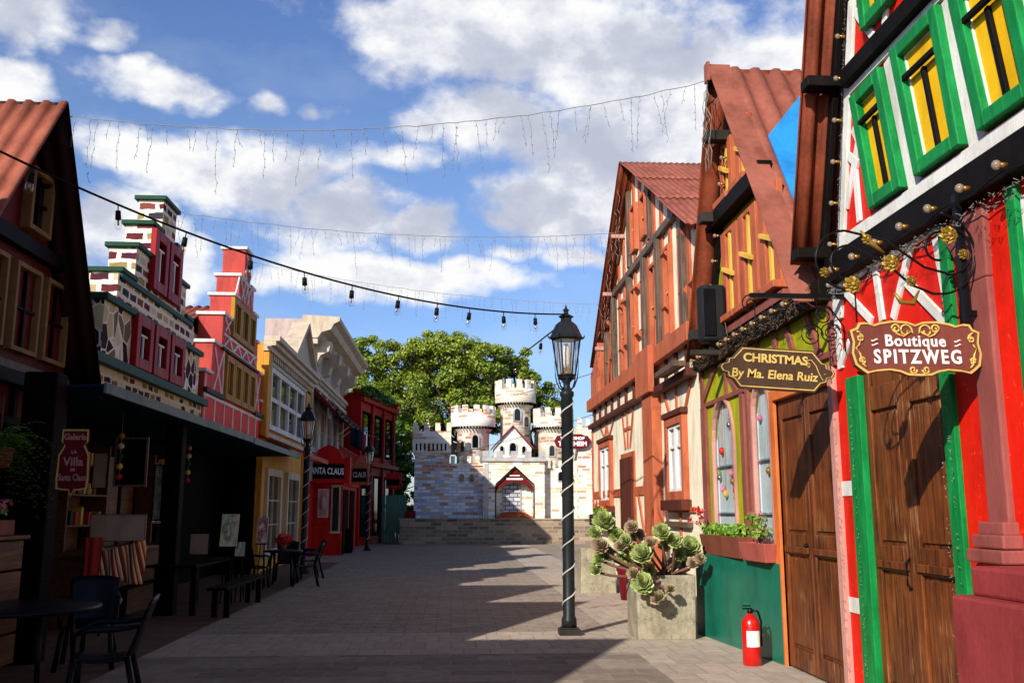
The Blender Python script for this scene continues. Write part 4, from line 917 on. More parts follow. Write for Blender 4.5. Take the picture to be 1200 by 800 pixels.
# ---- ochre house
H4 = thing('ochre_house', 'ochre yellow house with large white gridded window and small triangular pediment', 'building', (-5, 28.6, 0))
mb = MB(); mb.box(-5, -10, 24.75, 32.6, 0, 5.95); mb.box(-4.85, -5.0, 24.75, 25.2, 3.3, 5.7); mb.box(-4.9, -5, 24.75, 25.1, 0, 3.0); mb.box(-4.9, -5, 31.6, 32.6, 0, 5.9); part(H4, 'wall', mb, 'ochre', .01)
mb = MB(); FL.box(mb, 24.7, 32.6, 5.72, 5.86, 0, .2); FL.box(mb, 24.7, 32.6, 5.86, 5.98, 0, .32); FL.box(mb, 24.7, 32.6, 5.98, 6.12, 0, .42); FL.box(mb, 24.8, 32.5, 5.45, 5.55, 0, .1)
for i in range(26): FL.box(mb, 24.85+.3*i, 24.98+.3*i, 5.58, 5.72, 0, .14)
FL.poly(mb, [(27.9, 6.12), (31.6, 6.12), (29.75, 7.3)], -.1, .25); FL.beam(mb, (27.75, 6.14), (29.8, 7.42), .14, -.15, .4); FL.beam(mb, (31.75, 6.14), (29.7, 7.42), .14, -.15, .41)
FL.box(mb, 24.8, 32.5, 3.5, 3.62, 0, .12)
for i in range(20): FL.box(mb, 25.0+.38*i, 25.1+.38*i, 3.36, 3.46, 0, .03)
part(H4, 'cornice', mb, 'palecream', .01)
mb = MB(); FL.ring(mb, qrect(25.4, 31.2, 3.72, 5.4), .14, 0, .12); w = part(H4, 'window', mb, 'white', .01)
pb = MB(); FL.box(pb, 25.5, 31.1, 3.8, 5.3, 0, .02); part(w, 'pane', pb, 'glass')
m = MB(); 
for i in range(1, 4): FL.box(m, 25.4+1.45*i-.09, 25.4+1.45*i+.09, 3.86, 5.26, .02, .1)
FL.box(m, 25.54, 31.06, 4.5, 4.62, .02, .09); part(w, 'mullion', m, 'white')
for y0 in (25.5, 28.6): window(FL, H4, qrect(y0, y0+2.2, .35, 2.7), .2, .12, 'palecream', 'glass', 'palecream', 1, 2)
awn = awning(H4, 24.65, 29.4, 3.5, 3.06, -4.99, -3.86, 'awnred', 'awnred')
M['awnred']
mb = MB(); mb.prism([(-6.0, 30.5, 6.0), (-6.0, 30.5, 6.7), (-7.6, 30.5, 7.4), (-9.5, 30.5, 6.9), (-9.5, 30.5, 6.0)], (0, 1.9, 0)); part(H4, 'back_roof', mb, 'roofdark')
# ---- pale corniced house with the red shop
H5 = thing('pale_corniced_house', 'tall pale house with heavy bracketed cornice and a red shop on its ground floor', 'building', (-5, 38, 0))
mb = MB(); mb.box(-5, -6.6, 32.7, 43, 2.6, 8.2); mb.box(-6.6, -10, 32.7, 43, 2.6, 7.3); mb.box(-6.2, -10, 32.7, 43, 0, 2.6); part(H5, 'wall', mb, 'palewhite', .01)
mb = MB(); FL.box(mb, 32.6, 43.4, 7.3, 7.5, -.1, .25)
mb.prism([(-5.2, 32.55, 7.5), (-4.75, 32.55, 7.5), (-4.62, 32.55, 7.7), (-4.3, 32.55, 7.8), (-4.2, 32.55, 8.0), (-4.0, 32.55, 8.1), (-4.0, 32.55, 8.25), (-5.3, 32.55, 8.32), (-5.3, 32.55, 7.5)], (0, 11.3, 0))
for i in range(4):
    y = 33.0+2.9*i; mb.prism([(-5, y, 6.6), (-4.8, y, 6.7), (-4.7, y, 6.95), (-4.4, y, 7.1), (-4.35, y, 7.45), (-5, y, 7.49)], (0, .75, 0))
FL.box(mb, 32.6, 43.2, 6.25, 6.4, 0, .2)
for i in range(34): FL.box(mb, 32.8+.3*i, 32.93+.3*i, 6.1, 6.24, 0, .15)
FL.box(mb, 32.6, 43.2, 5.85, 6.0, 0, .15)
for i in range(6): FL.box(mb, 32.7+1.85*i, 33.1+1.85*i, 3.4, 5.85, 0, .12)
FL.box(mb, 32.6, 43.2, 3.3, 3.45, 0, .2)
part(H5, 'cornice', mb, 'palecream', .012)
for i in range(5): window(FL, H5, qrect(33.25+1.85*i, 34.4+1.85*i, 3.6, 5.3), .16, .1, 'palewhite', 'glass', 'palecream', 1, 1)
for i in range(2):
    mb = MB(); y0 = 33.0+5*i; mb.prism([(-5, y0, 5.9), (-4.1, y0, 5.0), (-4.1, y0, 4.85), (-5, y0, 5.7)], (0, 4.3, 0)); part(H5, 'awning', mb, 'awnmaroon')
mb = MB(); mb.tube([(-4.05, 33+.1*i, 4.95+.1*math.sin(i*1.2)) for i in range(100)], .06, 5); part(H5, 'garland', mb, 'duct')
mb = MB(); mb.box(-4.25, -4.9, 36.2, 43, 3.45, 3.5); 
for i in range(14): mb.box(-4.27, -4.31, 36.3+.48*i, 36.5+.48*i, 3.5, 3.95)
mb.box(-4.25, -4.33, 36.2, 43, 3.95, 4.0); part(H5, 'balcony', mb, 'farred')
K5 = 34.6/37.3
def k5(mb):
    mb.v = [(v[0]*K5, v[1]*K5, EYE+(v[2]-EYE)*K5 if v[2] > .05 else 0.0) for v in mb.v]; return mb
mb = MB(); mb.box(-4.3, -6.2, 37.3, 43, 0, 2.6); mb.box(-4.2, -6.25, 37.15, 43, 2.55, 2.75); mb.box(-5.35, -6.2, 35.4, 37.3, 0, 2.6)
mb.box(-5.5, -5.35, 37.24, 37.3, 0, 2.5); mb.box(-4.35, -4.25, 37.24, 37.3, 0, 2.5); mb.box(-5.35, -4.72, 37.26, 37.3, 1.05, 1.12)
part(H5, 'shop_front', k5(mb), 'shopred', .01)
mb = MB(); mb.box(-5.2, -4.78, 37.22, 37.28, 1.3, 2.4); pw = part(H5, 'picture_panel', k5(mb), 'palecream', .01); mb = MB(); mb.box(-5.12, -4.86, 37.20, 37.22, 1.38, 2.32); mb.lathe((-4.99, 37.2, 1.85), [(.01, -.25), (.1, -.2), (.12, 0), (.09, .2), (.01, .25)], 10, 1); part(pw, 'picture', k5(mb), ['pinktrim', 'palewhite'])
mb = MB(); mb.box(-4.68, -4.32, 37.21, 37.27, .75, 2.5); mb.box(-4.7, -4.3, 37.18, 37.27, .7, .76); mb.box(-4.72, -4.28, 37.17, 37.27, 2.5, 2.6); dw = part(H5, 'door_frame', k5(mb), 'palecream', .01); mb = MB(); mb.box(-4.62, -4.38, 37.19, 37.21, .8, 2.45); part(dw, 'pane', k5(mb), 'glass')
mb = MB(); FL.box(mb, 37.8, 39.5, 0, 2.4, .7, .74); FL.box(mb, 40.2, 42, 0, 2.4, .7, .74); part(H5, 'door', k5(mb), 'darkint')
# marquee
MQ = thing('shop_marquee', 'black marquee with white letters reading SANTA CLAUS above the red shop', 'sign', (-4.9, 37, 2.6))
mb = MB(); mb.box(-5.65, -4.1, 36.9, 37.15, 2.62, 3.55); mb.prism([(-5.3, 36.95, 3.55), (-5.2, 36.95, 3.9), (-4.8, 36.95, 4.1), (-4.4, 36.95, 3.9), (-4.25, 36.95, 3.55)], (0, .15, 0)); mb.box(-4.12, -3.95, 36.85, 37.2, 2.55, 3.62); part(MQ, 'frame', k5(mb), 'shopred', .01)
mb = MB(); mb.box(-5.55, -4.18, 36.87, 36.9, 2.78, 3.35); bp = part(MQ, 'board', k5(mb), 'black')
mb = MB(); mb.text('SANTA CLAUS', .34, Matrix.Translation((-4.87, 36.865, 3.06)) @ Matrix.Rotation(R(90), 4, 'X') @ Matrix.Rotation(R(-2), 4, 'Z'), bold=.008, sx=.62, depth=.003); part(bp, 'lettering', k5(mb), 'whitep')
MQ2 = thing('street_marquee', 'smaller lit-edged marquee hanging further out over the red shop', 'sign', (-3.9, 40, 2.6))
mb = MB(); mb.box(-4.25, -3.5, 39.9, 40.15, 2.62, 3.5); mb.prism([(-4.1, 39.95, 3.5), (-3.9, 39.95, 3.85), (-3.65, 39.95, 3.5)], (0, .1, 0)); part(MQ2, 'frame', k5(mb), 'orange', .01)
mb = MB(); mb.box(-4.18, -3.57, 39.87, 39.9, 2.75, 3.3); bp = part(MQ2, 'board', k5(mb), 'black'); mb = MB(); mb.text('CLAUS', .3, Matrix.Translation((-3.88, 39.865, 3.03)) @ Matrix.Rotation(R(90), 4, 'X'), bold=.008, sx=.6, depth=.003); part(bp, 'lettering', k5(mb), 'palecream')
MQ3 = thing('balcony_sign', 'red ledge sign jutting from the far red house', 'sign', (-2.8, 46, 2.6))
mb = MB(); mb.box(-3.2, -2.45, 45.9, 46.1, 3.05, 3.35); mb.box(-3.2, -2.45, 45.9, 46.1, 2.6, 2.75); mb.box(-2.55, -2.45, 45.9, 46.1, 2.75, 3.05); part(MQ3, 'frame', mb, 'farred', .01); mb = MB(); mb.box(-3.2, -2.56, 45.95, 46.05, 2.75, 3.05); part(MQ3, 'board', mb, 'darkint')
for i, (nm, c1, c2, lb) in enumerate((('flag', 'navy', 'white', 'small blue and white flag on the pale house'), ('flag', 'farred', 'white', 'small red and white flag on the pale house'))):
    f = thing(nm, lb, 'flag', (-4.2, 38+i*1.3, 4.2)); mb = MB(); mb.grid(lambda u, v: Vector((-4.1+.5*u, 38+i*1.3+.05*math.sin(u*7), 4.9-.75*v-.25*u)), 8, 6); part(f, 'cloth', mb, c1, solid=.01); mb = MB(); mb.tube([(-4.9, 38+i*1.3, 4.3), (-4.0, 38+i*1.3, 5.0)], .02, 6); part(f, 'pole', mb, c2)
# ---- far red house, canted towards the square
H6 = thing('far_red_house', 'dark red two-storey house with dark windows at the far end of the shady side', 'building', (-4.3, 43.1, 0))
ang = math.atan2(1.15, 6.0); RM = Matrix.Rotation(-ang, 4, 'Z')
def xf(mb): mb.v = [tuple(Vector((-4.3, 43.1, 0))+(RM @ Vector(v))) for v in mb.v]; return mb
FZ = Fac(0.0, 1)
mb = MB(); mb.box(0, -5, 0, 6.4, 0, 6.9); part(H6, 'wall', xf(mb), 'farred', .01)
mb = MB(); FZ.box(mb, -.1, 6.5, 6.5, 6.7, 0, .25); FZ.box(mb, -.1, 6.5, 6.9, 7.05, -.3, .35); FZ.box(mb, -.1, 6.5, 3.6, 3.8, 0, .3)
for y in (0, 2.05, 4.1, 6.1): FZ.box(mb, y, y+.25, 0, 6.5, 0, .1)
for i in range(10): FZ.box(mb, .1+.65*i, .25+.65*i, 6.7, 6.9, 0, .25)
part(H6, 'cornice', xf(mb), 'farred', .01)
for z0, z1 in ((.4, 3.2), (4.1, 6.1)):
    for y in (.45, 2.5, 4.55):
        mb = MB(); FZ.ring(mb, qrect(y, y+1.3, z0, z1), .12, 0, .08); w = part(H6, 'window', xf(mb), 'darkint'); mb = MB(); FZ.box(mb, y+.1, y+1.2, z0+.1, z1-.1, 0, .02); part(w, 'pane', xf(mb), 'glass')
mb = MB(); rng = random.Random(7)
for i in range(16): leaves(mb, (-4.0+.2*i*.3, 42.8+.3*i, 6.95), (.35, .3, .25), 22, .25, 0, rng)
single('wreath_garland', mb, 'fern', 'dark green garland along the parapet of the far red house', 'garland', fixn=False)
mb = MB(); 
for i in range(7): mb.box(-3.4+.17*i, -3.25+.17*i, 46.5, 46.56, .05, 2.3)
mb.box(-3.4, -2.2, 46.56, 46.6, .5, .65); mb.box(-3.4, -2.2, 46.56, 46.6, 1.7, 1.85)
single('green_gate', mb, 'teal', 'dark green boarded gate between the far red house and the castle', 'gate')
mb = MB(); mb.lathe((-4.0, 36.4, 0), [(.26, 0), (.3, .3), (.31, .85), (.28, .9), (.05, .92)], 14); single('litter_bin', mb, 'darkwood', 'dark round litter bin in front of the red shop', 'bin')
mb = MB(); mb.box(-2.25, -1.75, 45.6, 46.0, 1.15, 1.55); single('maroon_box', mb, 'awnmaroon', 'small maroon box on top of the low wall beside the castle tower', 'box', bevel=.02)
# ---- vertical sign on the post
VS = thing('hanging_shop_sign', 'narrow dark red sign on the post reading Galeria La Villa de Santa Claus', 'sign', (-4.5, 10.45, 2))
c = onY(86, 541, 10.45); Wd, Ht = .17, .35
up = [(-.8, 1), (.8, 1), (.82, .62), (.62, .52), (.95, .2), (1, -.55), (.95, -.82), (.55, -.86), (.18, -.86), (0, -1.05), (-.18, -.86), (-.55, -.86), (-.95, -.82), (-1, -.55), (-.95, .2), (-.62, .52), (-.82, .62)]
P3 = lambda x, z, o: (c.x+x*Wd, 10.45+o, c.z+z*Ht)
mb = MB(); mb.prism([P3(x, z, 0) for x, z in up], (0, .03, 0)); bd = part(VS, 'board', mb, 'awnmaroon')
mb = MB(); n = len(up)
for i in range(n): j = (i+1) % n; mb.prism([P3(*up[i], -.001), P3(*up[j], -.001), P3(up[j][0]*.9, up[j][1]*.95, -.001), P3(up[i][0]*.9, up[i][1]*.95, -.001)], (0, -.004, 0))
part(bd, 'border', mb, 'goldp')
mb = MB(); rx = Matrix.Rotation(R(90), 4, 'X')
for tx, sz, z, s_ in (('Galería', .09, .76, .9), ('LA', .05, .3, 1), ('Villa', .13, .0, .95), ('DE', .04, -.24, 1), ('Santa Claus', .10, -.48, .62)):
    mb.text(tx, sz, Matrix.Translation((c.x, 10.445, c.z+z*Ht)) @ rx, bold=.002, sx=s_, depth=.002)
part(bd, 'lettering', mb, 'pinktrim')
# ================================================================== CASTLE AND SQUARE END
CB = [(0, 'ddd3bd'), (.26, 'cbb494'), (.34, 'f0eadc'), (.53, 'bda48c'), (.58, 'e9e2d4'), (.7, 'd8c8a8'), (.82, 'f2ede2'), (.93, 'c08a70')]
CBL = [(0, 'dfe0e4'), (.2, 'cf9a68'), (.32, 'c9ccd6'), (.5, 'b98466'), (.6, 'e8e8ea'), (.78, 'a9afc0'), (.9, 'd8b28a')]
CBR = [(0, 'eee6dc'), (.27, 'c98c74'), (.38, 'f2ece2'), (.58, 'c49678'), (.64, 'efe8dc'), (.85, 'e0a078'), (.93, 'f4efe6')]
mC = bricks('castle_brick', CB, 'e2ddd2', .42, .15, .014, var=.12, bmp=.25)
mCL = bricks('castle_brick_shade', CBL, 'a9afbe', .42, .15, .02, var=.12, bmp=.25)  # bluish shade put into the brick colours of the left tower and wall
def tower_mat(cx, cy, r, red=False): return bricks('tower_brick', CBR if red else CB, 'e2ddd2', .38, .15, .014, cyl=(cx, cy, r), var=.12, bmp=.25)
mGrey = paint('castle_edge_stone', 'b9b6b4', .8, .15); mArch = bricks('blocked_arch', [(0, 'c9c8cc'), (.5, 'b4b5bc'), (.8, 'dcdcdc')], '6a6a72', .4, .2, .03)
CA = thing('toy_castle', 'miniature painted castle with crenellated towers and a gabled gatehouse closing the street', 'castle', (2.3, 47, 0))
YC = 46.5
def X_(px, Y=YC): return onY(px, 560, Y).x
def Z_(py, Y=YC): return onY(590, py, Y).z
def merlons_line(mb, x0, x1, y0, y1, z, h, n, frac=.5, mi=0):
    w = (x1-x0)/(n-1+frac) 
    for i in range(n): mb.box(x0+i*w, x0+i*w+w*frac, y0, y1, z, z+h, mi)
def arch_win(root, x, z, w, h, y, mat=None):
    pts = [(x-w/2, z)]+[(x-w/2*math.cos(PI*i/8), z+h-w/2+w/2*math.sin(PI*i/8)) for i in range(9)]+[(x+w/2, z)]
    mb = MB(); mb.prism([(a, y, b) for a, b in pts], (0, -.05, 0)); f = part(root, 'window', mb, mGrey)
    mb = MB(); mb.prism([(x+(a-x)*.72, y-.05, z+.05+(b-z)*.85) for a, b in pts], (0, -.012, 0)); part(f, 'pane', mb, 'glass'); return f
# square left tower
x0, x1 = X_(486), X_(527); zt = Z_(497); zm = Z_(507); zf = Z_(531)
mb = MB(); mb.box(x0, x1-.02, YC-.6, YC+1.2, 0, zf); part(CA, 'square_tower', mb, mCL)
mb = MB(); mb.prism([(x0, YC-.6, zf-.1), (x0-.12, YC-.78, zf+.25), (x0-.12, YC-.78, zm), (x1+.05, YC-.78, zm), (x1+.05, YC-.78, zf+.25), (x1-.05, YC-.6, zf-.1)], (0, 2.0, 0)) if False else mb.box(x0-.1, x1+.05, YC-.75, YC+1.3, zf, zm)
mb.prism([(x0-.1, YC-.75, zf), (x1+.05, YC-.75, zf), (x1-.05, YC-.6, zf-.2), (x0, YC-.6, zf-.2)], (0, 1.8, 0))
merlons_line(mb, x0-.1, x1+.05, YC-.75, YC-.5, zm, zt-zm, 4, .42); merlons_line(mb, x0-.1, x1+.05, YC+1.0, YC+1.25, zm, zt-zm, 4, .42)
tp_ = part(CA, 'tower_parapet', mb, mC)
mb = MB()
for i in range(8): mb.box(x0+.05+i*.2, x0+.13+i*.2, YC-.765, YC-.74, zf+.08, zf+.42)
part(tp_, 'slots', mb, 'black')
# curtain walls
zc = Z_(543)
mb = MB(); mb.box(X_(515), X_(570), YC, YC+.8, 0, zc); part(CA, 'curtain_wall', mb, mCL, label='left curtain wall with bricks tinted blue-grey as shade')
mb = MB(); merlons_line(mb, X_(528), X_(581), YC-.02, YC+.3, zc, .36, 6, .5); mb.box(X_(522), X_(582), YC-.08, YC+.3, zc-.1, zc+.001); part(CA, 'battlement', mb, mC)
mb = MB(); mb.box(X_(636), X_(676), YC, YC+.8, 0, Z_(548)); merlons_line(mb, X_(638), X_(676), YC-.02, YC+.3, Z_(548), .36, 5, .5); part(CA, 'curtain_wall', mb, mC, label='right curtain wall with pale bricks')
mb = MB(); mb.box(X_(676), X_(730), YC-.6, YC+1.0, 0, Z_(500)); merlons_line(mb, X_(676), X_(730), YC-.6, YC-.3, Z_(500), .42, 6, .45); part(CA, 'square_tower', mb, mC, label='right square tower with pale bricks')
# gatehouse
gx0, gx1 = X_(566), X_(637); gz = Z_(541); gy = YC-.5
ox0, ox1 = X_(581), X_(624); oz = Z_(568); ap = Z_(548); cxg = (ox0+ox1)/2
mb = MB(); mb.box(gx0, ox0, gy, gy+.75, 0, gz); mb.box(ox1, gx1, gy, gy+.75, 0, gz)
for a, b in (((ox0, oz), (cxg, ap)), ((cxg, ap), (ox1, oz))): mb.prism([(a[0], gy, a[1]), (b[0], gy, b[1]), (b[0], gy, gz), (a[0], gy, gz)], (0, .75, 0))
mb.box(ox0, ox1, gy+.75, gy+.9, 0, gz); part(CA, 'gatehouse', mb, mC)
mb = MB(); mb.box(gx0-.05, gx1+.05, gy-.1, gy+.25, gz, gz+.2); merlons_line(mb, gx0-.05, gx1+.05, gy-.1, gy+.2, gz+.2, .3, 5, .45); part(CA, 'battlement', mb, mGrey, .01)
mb = MB(); 
for s in (0, 1):
    a = (ox0, oz) if s == 0 else (ox1, oz); x_ = a[0]; e = .05 if s else -.05
    mb.box(x_, x_+e, gy-.03, gy, 1.1, oz); mb.prism([(x_, gy-.03, oz), (cxg, gy-.03, ap), (cxg, gy-.03, ap+.08), (x_+e, gy-.03, oz+.03)], (0, .03, 0))
part(CA, 'gate_edge', mb, 'darkint')
mb = MB(); mb.prism([(ox0, gy+.1, oz-.05), (cxg, gy+.1, ap-.06), (ox1, gy+.1, oz-.05), (ox1, gy+.1, oz-.3)]+[(ox1-(ox1-ox0)*i/16, gy+.1, oz-.3+.42*math.sin(PI*i/16)+(.06 if i % 2 else 0)) for i in range(1, 16)]+[(ox0, gy+.1, oz-.3)], (0, .04, 0)); v = part(CA, 'valance', mb, 'awnmaroon')
mb = MB(); mb.box(cxg-.4, cxg+.4, gy+.08, gy+.1, oz+.24, oz+.32); mb.box(cxg-.25, cxg+.25, gy+.08, gy+.1, oz+.42, oz+.47); part(v, 'stripe', mb, 'whitep')
dz = Z_(560)
pts = [(X_(589), 1.1)]+[((X_(589)+X_(611))/2-.47*math.cos(PI*i/10), dz-.47+.47*math.sin(PI*i/10)) for i in range(11)]+[(X_(611), 1.1)]
mb = MB(); mb.prism([(a, gy+.75, b) for a, b in pts], (0, -.05, 0)); ga = part(CA, 'blocked_arch', mb, mGrey); mb = MB(); c0 = (X_(589)+X_(611))/2; mb.prism([(c0+(a-c0)*.87, gy+.70, 1.1+(b-1.1)*.95) for a, b in pts], (0, -.02, 0)); part(ga, 'infill', mb, mArch)
mb = MB(); fa = [(ox0-.1, gy-.3, 1.13), (ox1+.1, gy-.3, 1.13), (ox1-.35, gy+.7, 1.5), (ox0+.35, gy+.7, 1.5)]
mb.add(fa+[(x, y, .9) for x, y, z in fa], [(0, 1, 2, 3), (4, 5, 6, 7), (0, 1, 5, 4), (1, 2, 6, 5), (2, 3, 7, 6), (3, 0, 4, 7)]); part(CA, 'gate_floor', mb, bricks('orange_tiles', [(0, 'b4582a'), (.5, 'c96a34'), (.8, 'a04c24')], '5a2a18', .22, .22, .02, floor=True))
# gabled front above the gate
kx0, kx1 = X_(577), X_(626); kz = Z_(524); ka = Z_(499); ky = YC+.4; kc = (kx0+kx1)/2
mb = MB(); mb.prism([(kx0+.1, ky, gz-.2), (kx0+.1, ky, kz), (kc, ky, ka), (kx1-.1, ky, kz), (kx1-.1, ky, gz-.2)], (0, 1.2, 0)); part(CA, 'gable_front', mb, 'white')
mb = MB()
for a, b in (((kx0-.02, kz-.06), (kc, ka+.02)), ((kc, ka+.02), (kx1+.02, kz-.06))): mb.prism([(a[0], ky-.15, a[1]), (b[0], ky-.15, b[1]), (b[0], ky-.15, b[1]+.07), (a[0], ky-.15, a[1]+.07)], (0, 1.5, 0))
part(CA, 'gable_roof', mb, 'plinth')
arch_win(CA, kc, kz-.33, .42, .62, ky); arch_win(CA, kc-.55, kz-.3, .22, .4, ky); arch_win(CA, kc+.55, kz-.3, .22, .4, ky)
# round towers
def round_tower(px0, px1, fx0, fx1, ytop, ycr, yfl, Y, zb, red=False, wins=(), lab=None):
    cx_ = (X_(px0, Y)+X_(px1, Y))/2; r = (X_(px1, Y)-X_(px0, Y))/2; rf = (X_(fx1, Y)-X_(fx0, Y))/2; z0 = Z_(yfl, Y); z1 = Z_(ycr, Y); z2 = Z_(ytop, Y)
    mt = tower_mat(cx_, Y, r, red)
    mb = MB(); mb.lathe((cx_, Y, 0), [(r, zb), (r, z0-.1), (rf*.97, z0+.15), (rf, z0+.2), (rf*1.02, z1), (rf*.8, z1), (rf*.8, z1-.2)], 40); t = part(CA, 'round_tower', mb, mt, label=lab)
    mb = MB(); n = 12
    for i in range(n):
        a0 = 2*PI*i/n; a1 = a0+2*PI/n*.5; rr = rf*1.02
        pts = [(cx_+q*math.cos(a), Y+q*math.sin(a)) for a in (a0, (a0+a1)/2, a1) for q in (rr,)]+[(cx_+rf*.82*math.cos(a), Y+rf*.82*math.sin(a)) for a in (a1, a0)]
        mb.prism([(x, y, z1) for x, y in pts], (0, 0, z2-z1))
    part(t, 'merlon', mb, mt)
    mb = MB()
    for i in range(44):
        a = 2*PI*i/44; q = rf*.99; mb.obox((cx_+q*math.cos(a), Y+q*math.sin(a), z0+.1), (.1, .05, .14), Matrix.Rotation(a, 3, 'Z'))
    part(t, 'corbel', mb, 'darkint')
    for wx, wz, ww, wh in wins:
        dx = (wx)*r; mb = MB(); yy = Y-math.sqrt(max(.01, r*r-dx*dx)); pts = [(-ww/2, 0)]+[(-ww/2*math.cos(PI*k/8), wh-ww/2+ww/2*math.sin(PI*k/8)) for k in range(9)]+[(ww/2, 0)]
        a = math.atan2(yy-Y, dx); Rm = Matrix.Rotation(a+PI/2, 3, 'Z')
        mb.prism([Vector((cx_+dx, yy, wz))+Rm @ Vector((p, -.06, q)) for p, q in pts], Rm @ Vector((0, .16, 0))); f = part(t, 'window', mb, mGrey)
        mb = MB(); mb.prism([Vector((cx_+dx, yy, wz+.05))+Rm @ Vector((p*.7, -.075, q*.85)) for p, q in pts], Rm @ Vector((0, .015, 0))); part(f, 'pane', mb, 'glass')
round_tower(535, 573, 529, 581, 477, 486, 505, YC+1.6, 2.0, True, [(.1, Z_(526, YC+1), .42, .75), (-.62, Z_(530, YC+1), .3, .6)], 'round tower with orange-red bricks')
round_tower(586, 622, 580, 628, 447, 457, 477, YC+2.2, 3.0, False, [(.05, Z_(493, YC+1.2), .42, .7), (.62, Z_(500, YC+1.2), .36, .6)], 'tallest round tower')
round_tower(631, 667, 626, 673, 479, 489, 505, YC+1.6, 2.0, False, [(-.2, Z_(535, YC+1), .36, .6)], 'round tower behind the street lamp')
for px in (541, 553): arch_win(CA, X_(px), Z_(565), .3, .42, YC)
arch_win(CA, X_(657), Z_(564), .32, .5, YC)
mb = MB(); mb.box(X_(484), X_(567), YC-.62, YC-.6, 1.1, 1.3) if False else mb.box(X_(567), X_(572), gy-.02, gy, 1.1, gz-.1); part(CA, 'quoin', mb, mGrey)
T = thing('shop_board', 'dark red scalloped board with white letters on the right side of the castle', 'sign', (5.9, 45.6, 4.5))
c = onY(671, 517, 45.7); mb = MB(); o_ = [(-1, 0), (-.85, .75), (-.65, .8), (-.5, 1), (.5, 1), (.65, .8), (.85, .75), (1, 0), (.85, -.75), (.5, -1), (-.5, -1), (-.85, -.75)]
mb.prism([(c.x+x*.9, 45.7, c.z+z*.36) for x, z in o_], (0, .06, 0)); bd = part(T, 'board', mb, 'awnmaroon')
mb = MB(); mb.text('WORKSHOP', .19, Matrix.Translation((c.x, 45.69, c.z+.15)) @ Matrix.Rotation(R(90), 4, 'X'), bold=.01, sx=1.1, depth=.004); mb.text('TENNHEIM', .3, Matrix.Translation((c.x, 45.69, c.z-.12)) @ Matrix.Rotation(R(90), 4, 'X'), bold=.012, sx=.95, depth=.004); part(bd, 'lettering', mb, 'whitep')
mb = MB(); mb.tube([(c.x, 45.76, c.z), (c.x, 46.5, c.z)], .04, 6); part(T, 'mount', mb, 'iron')
# low wall and terrace
mW = bricks('low_wall_brick', [(0, '8c7a66'), (.3, 'a08c74'), (.6, '7a6856'), (.8, 'b09a80')], '9a8d7c', .5, .17, .02, bmp=.6)
mb = MB(); mb.box(-2.45, 9, 45, 45.35, 0, 1.12); mb.box(-2.5, 9, 44.95, 45.4, 1.12, 1.2); mb.box(-2.45, -2.1, 45.35, 48, 0, 1.12)
single('low_brick_wall', mb, mW, 'long low brown brick wall in front of the castle', 'wall', bevel=.01)
mb = MB(); mb.box(-2.1, 9, 45.4, 50, .9, 1.1); tag(part(None, 'terrace', mb, 'concrete'), None, None, kind='structure')
# ------------------------------------------------------------------ trees
def tree(label, base, trunk_h, blobs, n, size, seed, mat='tree', trunk_r=.35):
    t = thing('broadleaf_tree', label, 'tree', base, 'trees behind the castle'); rng = random.Random(seed)
    mb = MB(); B = Vector(base); mb.tube([B, B+Vector((.1, 0, trunk_h*.5)), B+Vector((0, .1, trunk_h))], [trunk_r, trunk_r*.75, trunk_r*.55], 9)
    for c, r in blobs:
        c = Vector(c); a = B+Vector((0, .1, trunk_h*rng.uniform(.7, 1))); m = a.lerp(c, .5)+Vector((0, 0, -.3)); mb.tube([a, m, c], [trunk_r*.4, trunk_r*.25, trunk_r*.08], 6)
        for _ in range(3): d = Vector((rng.gauss(0, 1), rng.gauss(0, 1), rng.gauss(0, .7))).normalized(); mb.tube([m.lerp(c, .5), c+d*r*.7], [trunk_r*.14, trunk_r*.03], 5)
    part(t, 'trunk', mb, 'bark'); mb = MB(); tot = sum(r*r for _, r in blobs)
    for c, r in blobs:
        k = max(8, int(9*r)); 
        for _ in range(k):
            d = Vector((rng.gauss(0, 1), rng.gauss(0, 1), rng.gauss(0, 1)+.1)).normalized(); cc = Vector(c)+Vector((d.x*r, d.y*r*.9, d.z*r*.8))*rng.uniform(.45, 1.0); rr = r*rng.uniform(.22, .42)
            leaves(mb, cc, (rr*1.15, rr*1.1, rr*.75), int(n*r*r/tot/k), size, 0, rng, .4, .15)
    part(t, 'crown', mb, mat, fixn=False); return t
def blobs(lst, Y): return [((onY(x, y, Y+dy)), r/FPX*(Y+dy)) for x, y, r, dy in lst]
tree('wide green tree rising behind the left towers of the castle', (1.0, 55, 0), 5.5, blobs([(448, 412, 32, 0), (440, 448, 36, 1), (470, 430, 36, 1), (492, 415, 34, 0), (520, 402, 26, 1), (512, 440, 42, 1), (540, 420, 32, 0), (480, 470, 46, 0), (520, 480, 46, 2), (555, 445, 38, 0), (440, 490, 40, 1), (560, 480, 42, 1), (470, 520, 40, 0), (572, 418, 24, 1), (500, 500, 44, 3), (545, 460, 40, 3), (430, 465, 30, 2)], 55), 110000, .18, 3)
tree('smaller green tree behind the tallest castle tower and the lamp', (5.0, 57, 0), 5, blobs([(598, 425, 26, 0), (612, 450, 26, 0), (632, 455, 18, 1), (600, 470, 30, 1), (640, 480, 16, 0), (650, 500, 20, 0), (620, 495, 30, 1), (575, 455, 30, 0), (605, 440, 28, 1), (628, 470, 30, 2), (590, 480, 34, 2)], 57), 50000, .17, 5)
